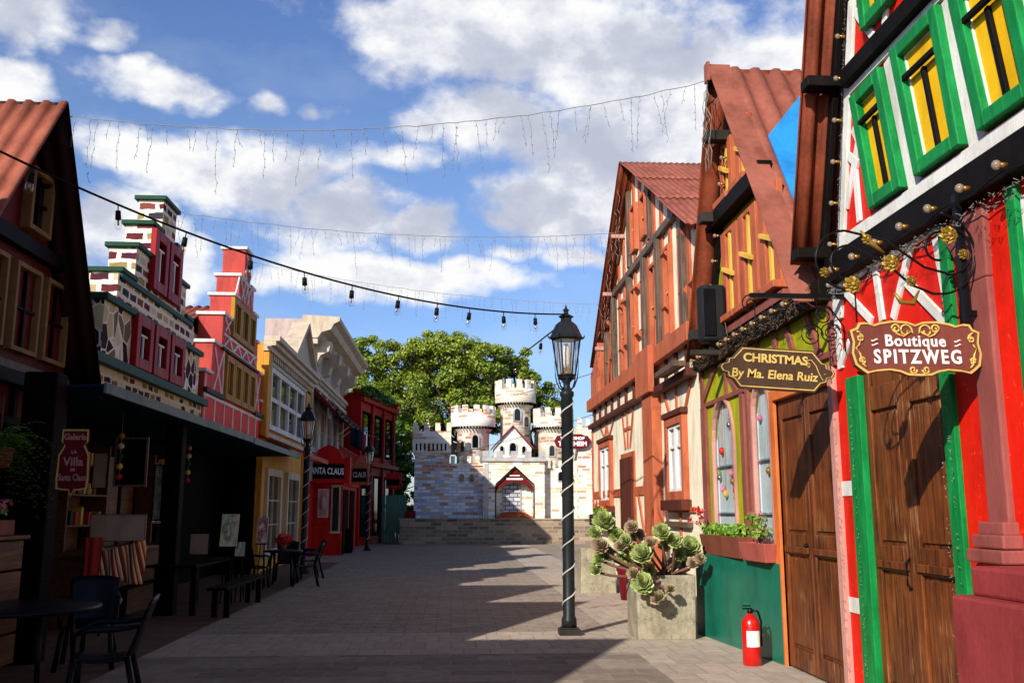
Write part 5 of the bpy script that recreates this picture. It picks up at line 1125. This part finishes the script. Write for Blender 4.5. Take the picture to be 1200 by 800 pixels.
tree('dark green tree filling the gap between the far red house and the castle', (-4.2, 52, 0), 4, blobs([(450, 500, 22, 0), (462, 530, 22, 1), (470, 560, 22, 0), (455, 580, 24, 0), (475, 600, 24, 1), (440, 540, 24, 1), (435, 590, 26, 1), (470, 615, 20, 0), (455, 550, 26, 2), (480, 575, 22, 1)], 52), 16000, .26, 9, 'fern')
# ================================================================== STREET
mg = bricks('street_pavers', [(0, 'a59588'), (.25, 'a99a8d'), (.5, '9f9084'), (.75, 'ad9e92')], '6a5f57', .42, .21, .006, floor=True, var=.34, bmp=.5)
mgs = bricks('front_pavers', [(0, '998a7f'), (.3, 'a5968a'), (.6, '8f8278')], '9c8d80', .62, .31, .007, floor=True, var=.32, bmp=.4)
mgp = bricks('band_pavers', [(0, 'bbab9d'), (.4, 'bfafa1'), (.7, 'b6a698')], '8d7f74', .3, .6, .006, floor=True, var=.26, bmp=.25)  # smoother border pavers; sunlit brightness partly put into their paler colour
def sheet(name, x0, x1, y0, y1, z, mat):
    mb = MB(); mb.add([(x0, y0, z), (x1, y0, z), (x1, y1, z), (x0, y1, z)], [(0, 1, 2, 3)]); return tag(part(None, name, mb, mat, fixn=False), None, None, kind='structure')
sheet('ground', -600, 600, -600, 900, 0, paint('earth', '7a6f60', .95, .2, .2))
sheet('pavement', -10, 10, -12, 50, .004, mg)
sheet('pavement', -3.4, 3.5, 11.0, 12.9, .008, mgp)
sheet('pavement', -3.4, 2.1, 4, 11.0, .0085, mgs)
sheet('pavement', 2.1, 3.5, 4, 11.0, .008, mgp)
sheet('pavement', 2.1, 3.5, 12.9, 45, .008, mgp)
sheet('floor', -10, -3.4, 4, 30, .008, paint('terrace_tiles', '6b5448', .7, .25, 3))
# ------------------------------------------------------------------ street lamps
def lamp():
    L = thing('street_lamp', '', 'street lamp', (0, 0, 0))
    mb = MB(); mb.box(-.135, .135, -.135, .135, 0, .085); mb.box(-.115, .115, -.115, .115, .085, .1); part(L, 'base', mb, 'duct', .012)
    mb = MB(); mb.lathe((0, 0, 0), [(.1, .1), (.1, .2), (.079, .24), (.079, 3.1), (.097, 3.12), (.097, 3.17), (.06, 3.2), (.045, 3.26), (.05, 3.3), (.1, 3.36)], 20)
    part(L, 'pole', mb, 'lampblack')
    mb = MB(); n = 240; mb.tube([(.084*math.cos(a), .084*math.sin(a), z) for a, z in [(-.6+2*PI*8.2*i/n, .18+2.9*i/n) for i in range(n+1)]], .0105, 5); part(L, 'spiral_tape', mb, 'tape')
    z0, z1 = 3.4, 3.9; r0, r1 = .12, .192; a4 = [PI/4+k*PI/2 for k in range(4)]; q = math.sqrt(2)
    mb = MB()
    n = 6
    cs = [(math.cos(2*PI*k/n), math.sin(2*PI*k/n)) for k in range(n)]
    for c_, s_ in cs: mb.tube([(r0*c_, r0*s_, z0), (r1*c_, r1*s_, z1)], .011, 6)
    for r_, z_, t in ((r0, z0, .014), (r1, z1, .016)): mb.tube([(r_*c_, r_*s_, z_) for c_, s_ in cs], t, 6, closed=True)
    mb.lathe((0, 0, 0), [(.1, 3.34), (r0*.98, 3.385), (r0*.98, 3.4)], n)
    for k in range(4):
        a = a4[k]; c_, s_ = math.cos(a), math.sin(a); mb.tube([(r*c_, r*s_, z) for r, z in ((.07, 3.2), (.13, 3.24), (.18, 3.34), (.2, 3.45))], [.012, .01, .009, .006], 6)
        mb.tube([(.2*c_, .2*s_, 3.45), (.205*c_, .205*s_, 3.9)], .004, 4)
    fr = part(L, 'lantern_frame', mb, 'lampblack')
    mb = MB(); mb.lathe((0, 0, 0), [(.232, 3.9), (.236, 3.92), (.215, 3.95), (.18, 4.03), (.145, 4.1), (.1, 4.14), (.075, 4.155), (.075, 4.19), (.11, 4.215), (.1, 4.225), (.04, 4.25), (.03, 4.28), (.045, 4.31), (.02, 4.33), (.008, 4.37), (.001, 4.4)], 6, smooth=False)
    for c_, s_ in cs: mb.tube([(.23*c_, .23*s_, 3.915), (.252*c_, .252*s_, 3.94), (.248*c_, .248*s_, 3.965)], [.014, .01, .003], 5)
    part(L, 'lantern_roof', mb, 'lampblack', .004)
    mb = MB()
    for k in range(n):
        a, b = cs[k], cs[(k+1) % n]; mb.add([(r0*a[0]*.97, r0*a[1]*.97, z0), (r0*b[0]*.97, r0*b[1]*.97, z0), (r1*b[0]*.97, r1*b[1]*.97, z1), (r1*a[0]*.97, r1*a[1]*.97, z1)], [(0, 1, 2, 3)])
    part(L, 'glass_pane', mb, 'lampglass', fixn=False)
    mb = MB(); mb.lathe((0, 0, 0), [(.035, 3.5), (.05, 3.56), (.055, 3.7), (.045, 3.8), (.01, 3.84)], 12, 0); b = part(L, 'bulb', mb, 'lantern'); mb = MB(); mb.lathe((0, 0, 0), [(.07, 3.41), (.07, 3.44), (.045, 3.46), (.04, 3.51)], 12); part(b, 'socket', mb, 'brass')
    return L
LP = lamp(); l2 = copy_tree(LP); l3 = copy_tree(LP)
place(LP, (1.535, 12.6, 0), 0, 'black lantern street lamp with white spiral tape standing alone mid-street in the sun', 'lantern street lamps')
place(l2, (-3.78, 24.8, 0), .4, 'black lantern street lamp in the shade by the ochre house', 'lantern street lamps')
place(l3, (-3.35, 38.3, 0), .2, 'black lantern street lamp in the shade by the red shop marquee', 'lantern street lamps')
# ------------------------------------------------------------------ festoon strings
def festoon(label, a, b, sag, ts, ext=None):
    t = thing('festoon_string', label, 'string lights', a, 'festoon strings over the street'); P = cat3(a, b, sag, 60); mb = MB(); mb.tube(P, .011, 6); part(t, 'cable', mb, 'wire')
    for k in ts:
        i = min(59, int(k*60)); p = P[i].lerp(P[i+1], k*60-i); rng = random.Random(int(k*999)); tl = Vector((rng.uniform(-.12, .12), rng.uniform(-.12, .12), -1)).normalized()
        m = MB(); m.lathe(p+tl*.19, [(.012, -.05), (.028, -.04), (.036, 0), (.030, .03), (.018, .055)], 12); b_ = part(t, 'bulb', m, 'clear'); 
        m = MB(); m.tube([p, p+tl*.07], .006, 5); m.tube([p+tl*.06, p+tl*.145], [.024, .028], 10); part(b_, 'socket', m, 'wire')
        m = MB(); m.tube([p+tl*.15, p+tl*.2], .009, 6); part(b_, 'filament', m, 'brass')
    return t
A0 = onX(-60, 148, -4.3); B0 = Vector((1.535, 12.55, 4.24))
# find parameters so that the bulbs hang at the right spots
ts = []
Pc = cat3(A0, B0, .42, 600)
def px_of(p):
    v = p-Vector((0, 0, EYE)); return 600+FPX*v.dot(_r)/v.dot(_f)
for target in (40, 138, 219, 295, 357, 413, 467, 513, 551, 590, 627):
    ts.append(min(range(601), key=lambda i: abs(px_of(Pc[i])-target))/600)
festoon('dark cable with hanging clear bulbs from the near brown house to the sunlit lamp', A0, B0, .42, ts)
festoon('dark cable with bulbs from the sunlit lamp back towards the castle', B0+Vector((0, 0, -.08)), onY(470, 480, 44), .5, [.05, .12, .2, .3, .42, .55])
festoon('cable of bulbs along the pale and far red houses', Vector((-4.1, 31, 5.3)), Vector((-3.6, 45, 5.2)), .3, [i/14 for i in range(1, 14)])
def icicle(label, a, b, sag, n, seed):
    t = thing('icicle_lights', label, 'string lights', a, 'pale icicle light strands over the street'); rng = random.Random(seed); P = cat3(a, b, sag, 80); mb = MB(); mb.tube([p+Vector((0, 0, rng.uniform(-.01, .01))) for p in P], .0052, 5); part(t, 'cable', mb, 'icewire')
    for i in range(n):
        mb = MB()
        k = (i+rng.random())/n*79.9; p = P[int(k)].lerp(P[int(k)+1], k % 1); L_ = rng.choice((.25, .4, .55, .7))*rng.uniform(.7, 1.2); m = max(4, int(L_/.05)); sw = rng.uniform(-.1, .1); q = [p+Vector((sw*j/m+rng.uniform(-.012, .012), rng.uniform(-.012, .012), -L_*j/m)) for j in range(m+1)]
        mb.tube(q, .0028, 3)
        for w in q[1::2]: mb.tube([w, w+Vector((rng.uniform(-.02, .02), 0, -.02))], .0045, 3)
        part(t, 'drop', mb, 'icewire')
    return t
icicle('long pale icicle strand from the near brown gable to the olive shop gable', (-4.58, 10.77, 6.18), (3.2, 10.95, 6.95), .38, 56, 1)
icicle('pale icicle strand from the masonry gable to the cream house gable', (-4.9, 16.2, 6.75), (3.4, 18.4, 7.2), .25, 60, 2)
icicle('faint pale icicle strand from the red stepped gable to the cream house', (-4.9, 22.4, 7.5), (3.4, 21.2, 6.3), .2, 60, 3)
mb = MB(); rng = random.Random(3)
t = thing('gable_icicles', 'tangled pale light strings hanging from the apex of the olive shop', 'string lights', (3.18, 10.95, 6.9)); mb = MB()
for i in range(4): mb.tube([Vector((3.17+rng.uniform(-.03, .03), 10.95+.08*i+rng.uniform(-.03, .03), 6.9-.09*j)) for j in range(13)], .006, 4)
part(t, 'strand', mb, 'icewire')
t = thing('gable_icicles', 'pale light strings hanging under the far roof slope of the cream house', 'string lights', (3.4, 19, 8)); mb = MB()
for i in range(9): mb.tube([Vector((3.45+rng.uniform(-.03, .03), 18.9+.42*i+rng.uniform(-.06, .06), 8.3-.36*i-.09*j)) for j in range(rng.choice((8, 14)))], .006, 4)
part(t, 'strand', mb, 'icewire')
for i, (z, dz) in enumerate(((4.75, .0), (3.75, .0))):
    mb = MB(); mb.tube(cat3((-3.5, 44, z+1.2*(1-i)), (3.6, 22.6, z+.2), .3, 20), .008, 5); single('power_line', mb, 'wire', ('upper' if i == 0 else 'lower')+' thin black cable behind the sunlit lamp running to the cream house', 'cable')
# ------------------------------------------------------------------ furniture in the shade
def armchair():
    c = thing('plastic_armchair', '', 'chair', (0, 0, 0))
    mb = MB(); mb.grid(lambda u, v: Vector((-.22+.44*u, -.22+.44*v, .43+.012*math.cos((u-.5)*5)-.02*math.sin(v*PI))), 8, 8); part(c, 'seat', mb, 'plastic', solid=.02)
    mb = MB(); mb.grid(lambda u, v: Vector(((-.22+.44*u)*(1+.12*v), .2+.16*v+.04*math.sin(u*PI), .44+.46*v-.03*(abs(u-.5)*2)**3*v)), 10, 8); part(c, 'backrest', mb, 'plastic', solid=.018)
    for sx in (-1, 1):
        mb = MB(); mb.tube([(sx*.22, -.2, .43), (sx*.27, -.23, 0)], [.022, .028], 8); part(c, 'leg', mb, 'plastic')
        mb = MB(); mb.tube([(sx*.21, .2, .43), (sx*.26, .3, 0)], [.022, .028], 8); part(c, 'leg', mb, 'plastic')
        mb = MB(); mb.tube([(sx*.24, -.2, .43), (sx*.28, -.2, .62), (sx*.285, -.1, .66), (sx*.28, .12, .66), (sx*.25, .3, .68)], [.02, .022, .026, .026, .02], 8); part(c, 'armrest', mb, 'plastic')
    return c
ac = armchair(); chairs = [(-2.85, 8.25, -1.35, 'black plastic armchair nearest the viewer, its back towards the street'), (-3.75, 10.35, .25, 'black plastic armchair on the far side of the round table'), (-4.25, 7.9, 2.6, 'black plastic armchair at the left edge of the photograph by the round table'),
    (-3.15, 20.9, -1.4, 'black armchair on the street side of the far cafe table'), (-4.15, 20.4, 2.7, 'black armchair in front of the far cafe table'), (-3.7, 21.9, .1, 'black armchair behind the far cafe table'), (-3.4, 23.2, -1.2, 'black armchair beside the cafe table by the lamp')]
for i, (x, y, rz, lb) in enumerate(chairs): place(ac if i == 0 else copy_tree(ac), (x, y, 0), rz, lb, 'black plastic armchairs')
def rtable(loc, r, lb):
    t = thing('round_table', lb, 'table', loc, 'round cafe tables'); x, y, _ = loc
    mb = MB(); mb.lathe(loc, [(r-.01, .70), (r, .71), (r, .735), (r-.01, .74)], 36); part(t, 'tabletop', mb, 'plastic')
    for k in range(4):
        a = PI/4+k*PI/2; mb = MB(); mb.tube([(x+.7*r*math.cos(a), y+.7*r*math.sin(a), .7), (x+.8*r*math.cos(a), y+.8*r*math.sin(a), 0)], .024, 8); part(t, 'leg', mb, 'plastic')
    return t
rtable((-3.95, 9.1, 0), .72, 'dark round plastic table in the left foreground'); rtable((-3.65, 21.1, 0), .42, 'small dark round table of the far cafe group')
PT = thing('picnic_table', 'long dark wooden table on the terrace under the green awning', 'table', (-4.25, 16.2, 0))
mb = MB(); 
for i in range(4): mb.box(-4.62+.19*i, -4.445+.19*i, 14.9, 17.6, .73, .77)
part(PT, 'tabletop', mb, 'darkwood', .004)
for x in (-4.55, -4.0):
    for y in (15.1, 17.35): mb = MB(); mb.box(x, x+.09, y, y+.09, 0, .73); part(PT, 'leg', mb, 'darkwood', .004)
for x0, lb in ((-3.62, 'low dark wooden bench on the street side of the long table'), (-5.15, 'low dark wooden bench on the shop side of the long table')):
    b = thing('bench', lb, 'bench', (x0, 16, 0), 'benches at the long table'); mb = MB(); mb.box(x0, x0+.3, 14.6, 17.5, .42, .46); part(b, 'seat', mb, 'darkwood', .004)
    for x in (x0+.02, x0+.2):
        for y in (14.85, 17.2): mb = MB(); mb.box(x, x+.08, y, y+.08, 0, .42); part(b, 'leg', mb, 'darkwood', .004)
# planter counter with fern and flowers at the left edge
CT = thing('wooden_counter', 'plank counter at the left edge of the photograph', 'counter', (-4.9, 9.4, 0)); mb = MB()
for i in range(4): mb.box(-4.9, -4.3, 8.9, 9.95, .12+.3*i, .4+.3*i)
part(CT, 'plank', mb, 'crate', .01); mb = MB(); mb.box(-4.95, -4.26, 8.85, 10.0, 1.31, 1.35); part(CT, 'top', mb, 'crate', .01)
rng = random.Random(12)
t = thing('flower_pots', 'row of small red and cream flowers on the plank counter', 'flowers', (-4.7, 9.4, 1.35)); mb = MB(); mb.box(-4.75, -4.38, 9.0, 9.9, 1.35, 1.5); part(t, 'tray', mb, 'terracotta', .01)
mb = MB(); mf = MB(); leaves(mb, (-4.55, 9.5, 1.6), (.18, .5, .1), 160, .08, 0, rng); leaves(mf, (-4.5, 9.5, 1.66), (.16, .48, .09), 110, .06, 0, rng); part(t, 'foliage', mb, 'fern2', fixn=False); part(t, 'bloom', mf, ['petalp'], fixn=False)
t = thing('hanging_fern', 'bushy fern hanging above the flower tray at the left edge', 'plant', (-4.4, 9.55, 2.1)); mb = MB(); c0 = Vector((-4.42, 9.5, 2.2))
for k in range(90):
    a = rng.uniform(0, 2*PI); L_ = rng.uniform(.35, .62); d = Vector((math.cos(a), math.sin(a), 0)); s = Vector((-d.y, d.x, 0)); up_ = rng.uniform(-.1, .35)
    for j in range(12):
        u = j/12; p = c0+d*L_*u+Vector((0, 0, up_*u*2-.75*u*u*L_*1.4)); w = .05*(1-u)+.012
        for sg in (-1, 1): mb.add([p, p+s*sg*w+d*.01, p+s*sg*w*.9+d*.03-Vector((0, 0, .01)), p+d*.022], [(0, 1, 2, 3)])
part(t, 'foliage', mb, 'fern2', fixn=False); mb = MB(); mb.lathe((c0.x, c0.y, c0.z-.2), [(.1, 0), (.14, .18), (.13, .2)], 14); mb.tube([c0, c0+Vector((0, 0, .5))], .006, 4); part(t, 'basket', mb, 'terracotta')
# pictures, boards and cloth leaning and hanging in the terrace shade
def pic_mat(name, cs, scale=5):
    m, nt, b = newmat(name); n = nt.noise(nt.vmath('MULTIPLY', pos(nt), (1, 1, .5)), scale, 4, .6); nt.link(nt.ramp(n, [(.3+.4*i/(len(cs)-1), lin(c)) for i, c in enumerate(cs)]), b.inputs['Base Color']); b.inputs['Roughness'].default_value = .4; return m
def picture(label, px0, px1, py0, py1, Y, mat, frame='tan', lean=0.0, fw=.03, easel=False, name='painting', cat='painting', grp='pictures on the shaded terrace'):
    a = onY(px0, py1, Y); b = onY(px1, py0, Y); t = thing(name, label, cat, ((a.x+b.x)/2, Y, a.z), grp); w = b.x-a.x; h = b.z-a.z; f = lambda x, z, o: (a.x+x, Y+o+lean*z/h, a.z+z)
    mb = MB(); mb.prism([f(fw, fw, 0), f(w-fw, fw, 0), f(w-fw, h-fw, 0), f(fw, h-fw, 0)], (0, .015, 0)); part(t, 'canvas', mb, mat)
    mb = MB()
    for q in ((0, 0, w, fw), (0, h-fw, w, h), (0, fw, fw, h-fw), (w-fw, fw, w, h-fw)): mb.prism([f(q[0], q[1], -.012), f(q[2], q[1], -.012), f(q[2], q[3], -.012), f(q[0], q[3], -.012)], (0, .035, 0))
    part(t, 'frame', mb, frame)
    if easel:
        mb = MB()
        for dx in (.05, w-.05): mb.tube([(a.x+dx, Y+.02, 0), (a.x+w/2+(dx-w/2)*.4, Y+.06+lean, a.z+h*1.05)], .014, 5)
        mb.tube([(a.x+w/2, Y+.5, 0), (a.x+w/2, Y+.08+lean, a.z+h)], .014, 5); mb.box(a.x, a.x+w, Y-.03, Y+.02, a.z-.03, a.z); part(t, 'easel', mb, 'darkwood')
    else:
        mb = MB(); mb.tube([(a.x+w/2, Y+.03+lean, a.z+h), (a.x+w/2, Y+.03+lean, 3.05)], .004, 4); mb.tube([(a.x+w*.2, Y+.03, a.z), (a.x+w*.2, Y+.2, 0)], .012, 5) if a.z < 1.3 else None; part(t, 'hanger', mb, 'darkwood')
    return t
pa = pic_mat('painting_pale', ['3a4038', 'd8d2b0', '8a9478', 'e8e2c8']); pb_ = pic_mat('painting_yellow', ['b09a58', 'e8dfae', '7a8060', 'f0ead0']); pc = pic_mat('painting_red', ['e6ddd0', 'd8cbb8', 'a82a24', 'e8e0d8']); pd = pic_mat('plain_board', ['8f7460', 'a88b74', '7c6252'], 2)
picture('tall narrow pale painting hanging beside the terrace post', 177, 193, 544, 610, 15.6, pa, 'darkwood', fw=.02)
picture('pale yellow and green painting on an easel, tilted', 257, 279, 602, 640, 16.9, pb_, 'palecream', .12, .012, True)
picture('white and red painting on an easel by the ochre house', 300, 314, 606, 636, 20.0, pc, 'palecream', .1, .012, True)
picture('blank brown panel hanging high at the left of the terrace', 107, 128, 530, 572, 13.3, pd, 'darkwood', 0, .01, name='wall_panel', cat='panel')
picture('large dark cabinet picture hanging under the green awning', 132, 175, 512, 570, 13.6, 'darkwood', 'umber', 0, .03)
picture('wide pinkish grey board above the striped cloth', 104, 172, 602, 634, 12.6, pd, 'umber', 0, .01, name='wall_panel', cat='panel')
picture('small dark sketch leaning by the bench', 274, 288, 634, 652, 17.2, pa, 'darkwood', .05, .01, True)
picture('small pinkish painting low behind the table', 221, 246, 624, 650, 17.0, pd, 'darkwood', 0, .015)
picture('small bright picture at the far back of the terrace', 190, 200, 578, 598, 17.6, pc, 'darkwood', 0, .008)
rng = random.Random(31)
def goods_shelf(y0, y1, label, seed):
    t = thing('goods_shelf', label, 'shelf', (-5.75, (y0+y1)/2, 0), 'goods shelves at the back of the terrace'); r_ = random.Random(seed)
    mb = MB()
    for y in (y0, y1-.05): mb.box(-5.83, -5.5, y, y+.05, 1.0, 2.6)
    for z in (1.35, 1.8, 2.25): mb.box(-5.83, -5.5, y0+.05, y1-.05, z, z+.03)
    part(t, 'rack', mb, 'crate', .004)
    mats = ['straw', 'palecream', 'awnred', 'pinkpot', 'greentrim', 'whitep', 'mustard', 'navy']
    for z in (1.38, 1.83, 2.28):
        y = y0+.12
        while y < y1-.2:
            w = r_.uniform(.05, .11); h = r_.uniform(.12, .3); mb = MB()
            if r_.random() < .5: mb.lathe((-5.62, y+w/2, z), [(w*.45, 0), (w*.5, h*.5), (w*.3, h*.8), (w*.32, h)], 10)
            else: mb.box(-5.68, -5.55, y, y+w, z, z+h)
            part(t, 'jar' if r_.random() < .5 else 'package', mb, r_.choice(mats), .004); y += w+r_.uniform(.03, .14)
    return t
goods_shelf(14.0, 15.6, 'tall shelf of small jars and boxes behind the long table, nearer unit', 3); goods_shelf(17.9, 19.6, 'tall shelf of small jars and boxes at the dim end of the terrace', 4)
for i, (y, z, lb) in enumerate(((13.4, 2.35, 'string of small coloured ornaments hanging under the green awning by the first post'), (16.8, 2.4, 'string of small coloured ornaments hanging over the long table'))):
    t = thing('hanging_ornaments', lb, 'ornament', (-4.6, y, z), 'hanging ornaments under the awning'); mb = MB(); mb.tube([(-4.6, y, 2.95), (-4.6, y, z-.3)], .004, 4); part(t, 'string', mb, 'icewire')
    for k in range(5): mb = MB(); mb.ball((-4.6, y, z-.3+.14*k), .045, 10); part(t, 'bauble', mb, ['awnred', 'straw', 'greentrim', 'palecream', 'mustard'][k])
m, nt, b = newmat('striped_cloth'); sp_ = nt.new('ShaderNodeSeparateXYZ'); nt.link(pos(nt), sp_.inputs[0]); u = nt.math('ADD', nt.math('MULTIPLY', sp_.outputs[0], 9.0), nt.math('MULTIPLY', sp_.outputs[2], 2.2)); fr = nt.math('FRACT', u)
nt.link(nt.ramp(fr, [(0, lin('7a2414')), (.22, lin('c9702c')), (.34, lin('e3c79a')), (.46, lin('8e2c1a')), (.62, lin('d88a3c')), (.78, lin('e9d8b4')), (.88, lin('5c1c14'))], True), b.inputs['Base Color']); b.inputs['Roughness'].default_value = .9
a = onY(115, 682, 12.3); c = onY(170, 632, 12.3); mb = MB(); w = c.x-a.x; h = c.z-a.z
mb.grid(lambda u, v: Vector((a.x+w*u, 12.3+.04*math.sin(u*14)+.05*v, a.z+h*(v*(.72+.28*u)+.05*math.sin(u*5)*(1-v)-.1*u*(1-v)+.1*u*(1-v)))), 20, 10); single('striped_cloth', mb, m, 'orange and maroon striped woven cloth draped under the wide board', 'cloth', solid=.012)
mb = MB(); a = onY(97, 682, 12.35); mb.grid(lambda u, v: Vector((a.x+.2*u, 12.35+.03*math.sin(u*9), a.z+.55*v)), 8, 6); single('red_cloth', mb, 'awnred', 'plain red cloth hanging left of the striped cloth', 'cloth', solid=.01)
t = thing('poinsettia', 'red poinsettia on the far cafe table', 'plant', (-3.65, 21.1, .74)); mb = MB(); mb.lathe((-3.65, 21.1, .74), [(.06, 0), (.08, .12)], 12); part(t, 'pot', mb, 'terracotta'); mb = MB(); leaves(mb, (-3.65, 21.1, .98), (.2, .2, .12), 90, .11, 0, rng); part(t, 'bloom', mb, 'petalr', fixn=False)
t = thing('candle', 'white candle standing on the terrace counter', 'candle', (-5.05, 17.0, 1)); p = onY(234, 595, 17.2); mb = MB(); mb.lathe((-4.98, 17.2, 1.0), [(.03, 0), (.03, .45), (.004, .52)], 10); part(t, 'wax', mb, 'whitep')
t = thing('table_runner', 'pale runner laid on the terrace counter', 'cloth', (-5.2, 15, 1)); mb = MB(); mb.box(-5.4, -4.9, 14.6, 16.4, 1.003, 1.012); part(t, 'cloth', mb, 'palecream')
# ================================================================== CAMERA, SUN, SKY
cam = bpy.data.cameras.new('camera'); co = bpy.data.objects.new('camera', cam); COL.objects.link(co); SC.camera = co
cam.sensor_width = 36; cam.lens = FPX*36/1200; cam.clip_end = 3000; cam.clip_start = .05
rot = Matrix((_r, _u, -_f)).transposed(); co.matrix_world = Matrix.Translation((0, 0, EYE)) @ rot.to_4x4()
SUN_EL, SUN_AZ = R(27.5), R(215)
sd = Vector((math.sin(SUN_AZ)*math.cos(SUN_EL), math.cos(SUN_AZ)*math.cos(SUN_EL), math.sin(SUN_EL)))
sl = bpy.data.lights.new('sun', 'SUN'); sl.energy = 5.0; sl.angle = R(.5); sl.color = (1, .93, .82); so = bpy.data.objects.new('sun', sl); COL.objects.link(so); so.rotation_euler = sd.to_track_quat('Z', 'Y').to_euler(); so.location = (0, 0, 30)
W = bpy.data.worlds.new('World'); SC.world = W; W.use_nodes = True; nt = NT(W.node_tree); W.node_tree.nodes.clear()
out = nt.new('ShaderNodeOutputWorld'); bg = nt.new('ShaderNodeBackground'); nt.link(bg.outputs[0], out.inputs[0]); bg.inputs[1].default_value = .09
sky = nt.new('ShaderNodeTexSky'); sky.sky_type = 'NISHITA'; sky.sun_disc = False; sky.sun_elevation = SUN_EL; sky.sun_rotation = SUN_AZ; sky.air_density = 1.0; sky.dust_density = .6; sky.ozone_density = 2.5
tc = nt.new('ShaderNodeTexCoord').outputs['Generated']; d = nt.vmath('NORMALIZE', tc); sp = nt.new('ShaderNodeSeparateXYZ'); nt.link(d, sp.inputs[0])
az = nt.math('ARCTAN2', sp.outputs[0], sp.outputs[1]); el = nt.math('ARCSINE', sp.outputs[2])
cb = nt.new('ShaderNodeCombineXYZ'); nt.link(az, cb.inputs[0]); nt.link(el, cb.inputs[1]); ae = cb.outputs[0]
warp = nt.vmath('MULTIPLY', nt.vmath('SUBTRACT', nt.noise(nt.vmath('MULTIPLY', d, (1, 1, 1.3)), 5, 4, .6, 1), (.5, .5, .5)), (.16, .10, 0)); aw = nt.vmath('ADD', ae, warp)
EL = [(640, 50, 220, 70), (770, 60, 190, 80), (620, 150, 120, 75), (730, 180, 170, 100), (800, 130, 160, 90), (480, 18, 110, 26), (660, 240, 120, 50), (900, 75, 70, 50),
      (190, 190, 90, 26), (290, 215, 140, 55), (400, 250, 110, 48), (500, 270, 80, 35), (470, 200, 70, 20), (500, 165, 50, 25),
      (470, 330, 130, 26), (370, 338, 70, 20), (540, 320, 50, 22), (10, 10, 90, 38), (10, 100, 50, 28), (195, 92, 60, 17), (130, 45, 40, 16), (312, 122, 26, 14), (372, 140, 30, 12), (130, 265, 60, 40), (200, 330, 40, 40), (605, 297, 35, 10), (690, 300, 60, 14)]
dens = None
for (x, y, rx, ry) in EL:
    v = ray(x, y).normalized(); a_, e_ = math.atan2(v.x, v.y), math.asin(v.z); k = math.cos(e_)
    q = nt.vmath('MULTIPLY', nt.vmath('SUBTRACT', aw, (a_, e_, 0)), (FPX/rx*k, FPX/ry, 0)); ln = nt.vmath('LENGTH', q, out=1); w_ = nt.math('SUBTRACT', 1.0, ln); w_ = nt.math('MULTIPLY', w_, min(1.0, .25+ry/55.0))
    dens = w_ if dens is None else nt.math('MAXIMUM', dens, w_)
n1 = nt.noise(nt.vmath('MULTIPLY', d, (1, 1, 1.5)), 8, 9, .56); n2 = nt.noise(nt.vmath('MULTIPLY', d, (1, 1, 1.4)), 26, 8, .6)
nn_ = nt.math('ADD', nt.math('MULTIPLY', nt.math('SUBTRACT', n1, .5), 1.9), nt.math('MULTIPLY', nt.math('SUBTRACT', n2, .5), .5))
dn = nt.math('ADD', nt.math('ADD', dens, .12), nn_)
mr = nt.new('ShaderNodeMapRange'); mr.interpolation_type = 'SMOOTHSTEP'; nt.link(dn, mr.inputs[0]); mr.inputs[1].default_value = .02; mr.inputs[2].default_value = .56
# thin veil between the clouds
veil = nt.math('MULTIPLY', nt.ramp(nt.noise(nt.vmath('MULTIPLY', d, (1, 1, 2.2)), 4, 7, .6), [(.45, (0, 0, 0)), (.8, (1, 1, 1))]), .22)
mask = nt.math('MAXIMUM', mr.outputs[0], veil)
# cloud colour: bright lobes, greyer bellies
up_ = nt.noise(nt.vmath('ADD', nt.vmath('MULTIPLY', d, (1, 1, 1.5)), (-.012, 0, .02)), 9, 6, .6)
sh = nt.math('ADD', nt.math('MULTIPLY', nt.math('SUBTRACT', n1, up_), 3.2), nt.math('MULTIPLY', dn, -.40))
cc = nt.ramp(nt.math('ADD', sh, .86), [(.0, (.52, .56, .68)), (.4, (.62, .65, .76)), (.72, (.84, .86, .92)), (1.0, (1.0, 1.0, 1.0))])
skyg = nt.ramp(el, [(0, (.85, .95, 1.15)), (.19, (.95, 1.08, 1.38)), (.377, (1.2, 1.27, 1.5)), (.53, (1.0, 1.12, 1.5)), (.62, (.45, .55, .8)), (.8, (.22, .27, .38))])
skyc = nt.mix(1.0, sky.outputs[0], skyg, 'MULTIPLY')
CL = nt.vmath('SCALE', cc); cln = CL.node; cln.inputs['Scale'].default_value = 8.6
fin = nt.mix(mask, skyc, CL); nt.link(fin, bg.inputs[0])
SC.view_settings.view_transform = 'Standard'; SC.view_settings.look = 'None'; SC.view_settings.exposure = .35; SC.view_settings.gamma = 1
SC.render.engine = 'CYCLES'; SC.cycles.max_bounces = 6; SC.cycles.diffuse_bounces = 3; SC.cycles.glossy_bounces = 3; SC.cycles.transparent_max_bounces = 10; SC.cycles.use_denoising = True
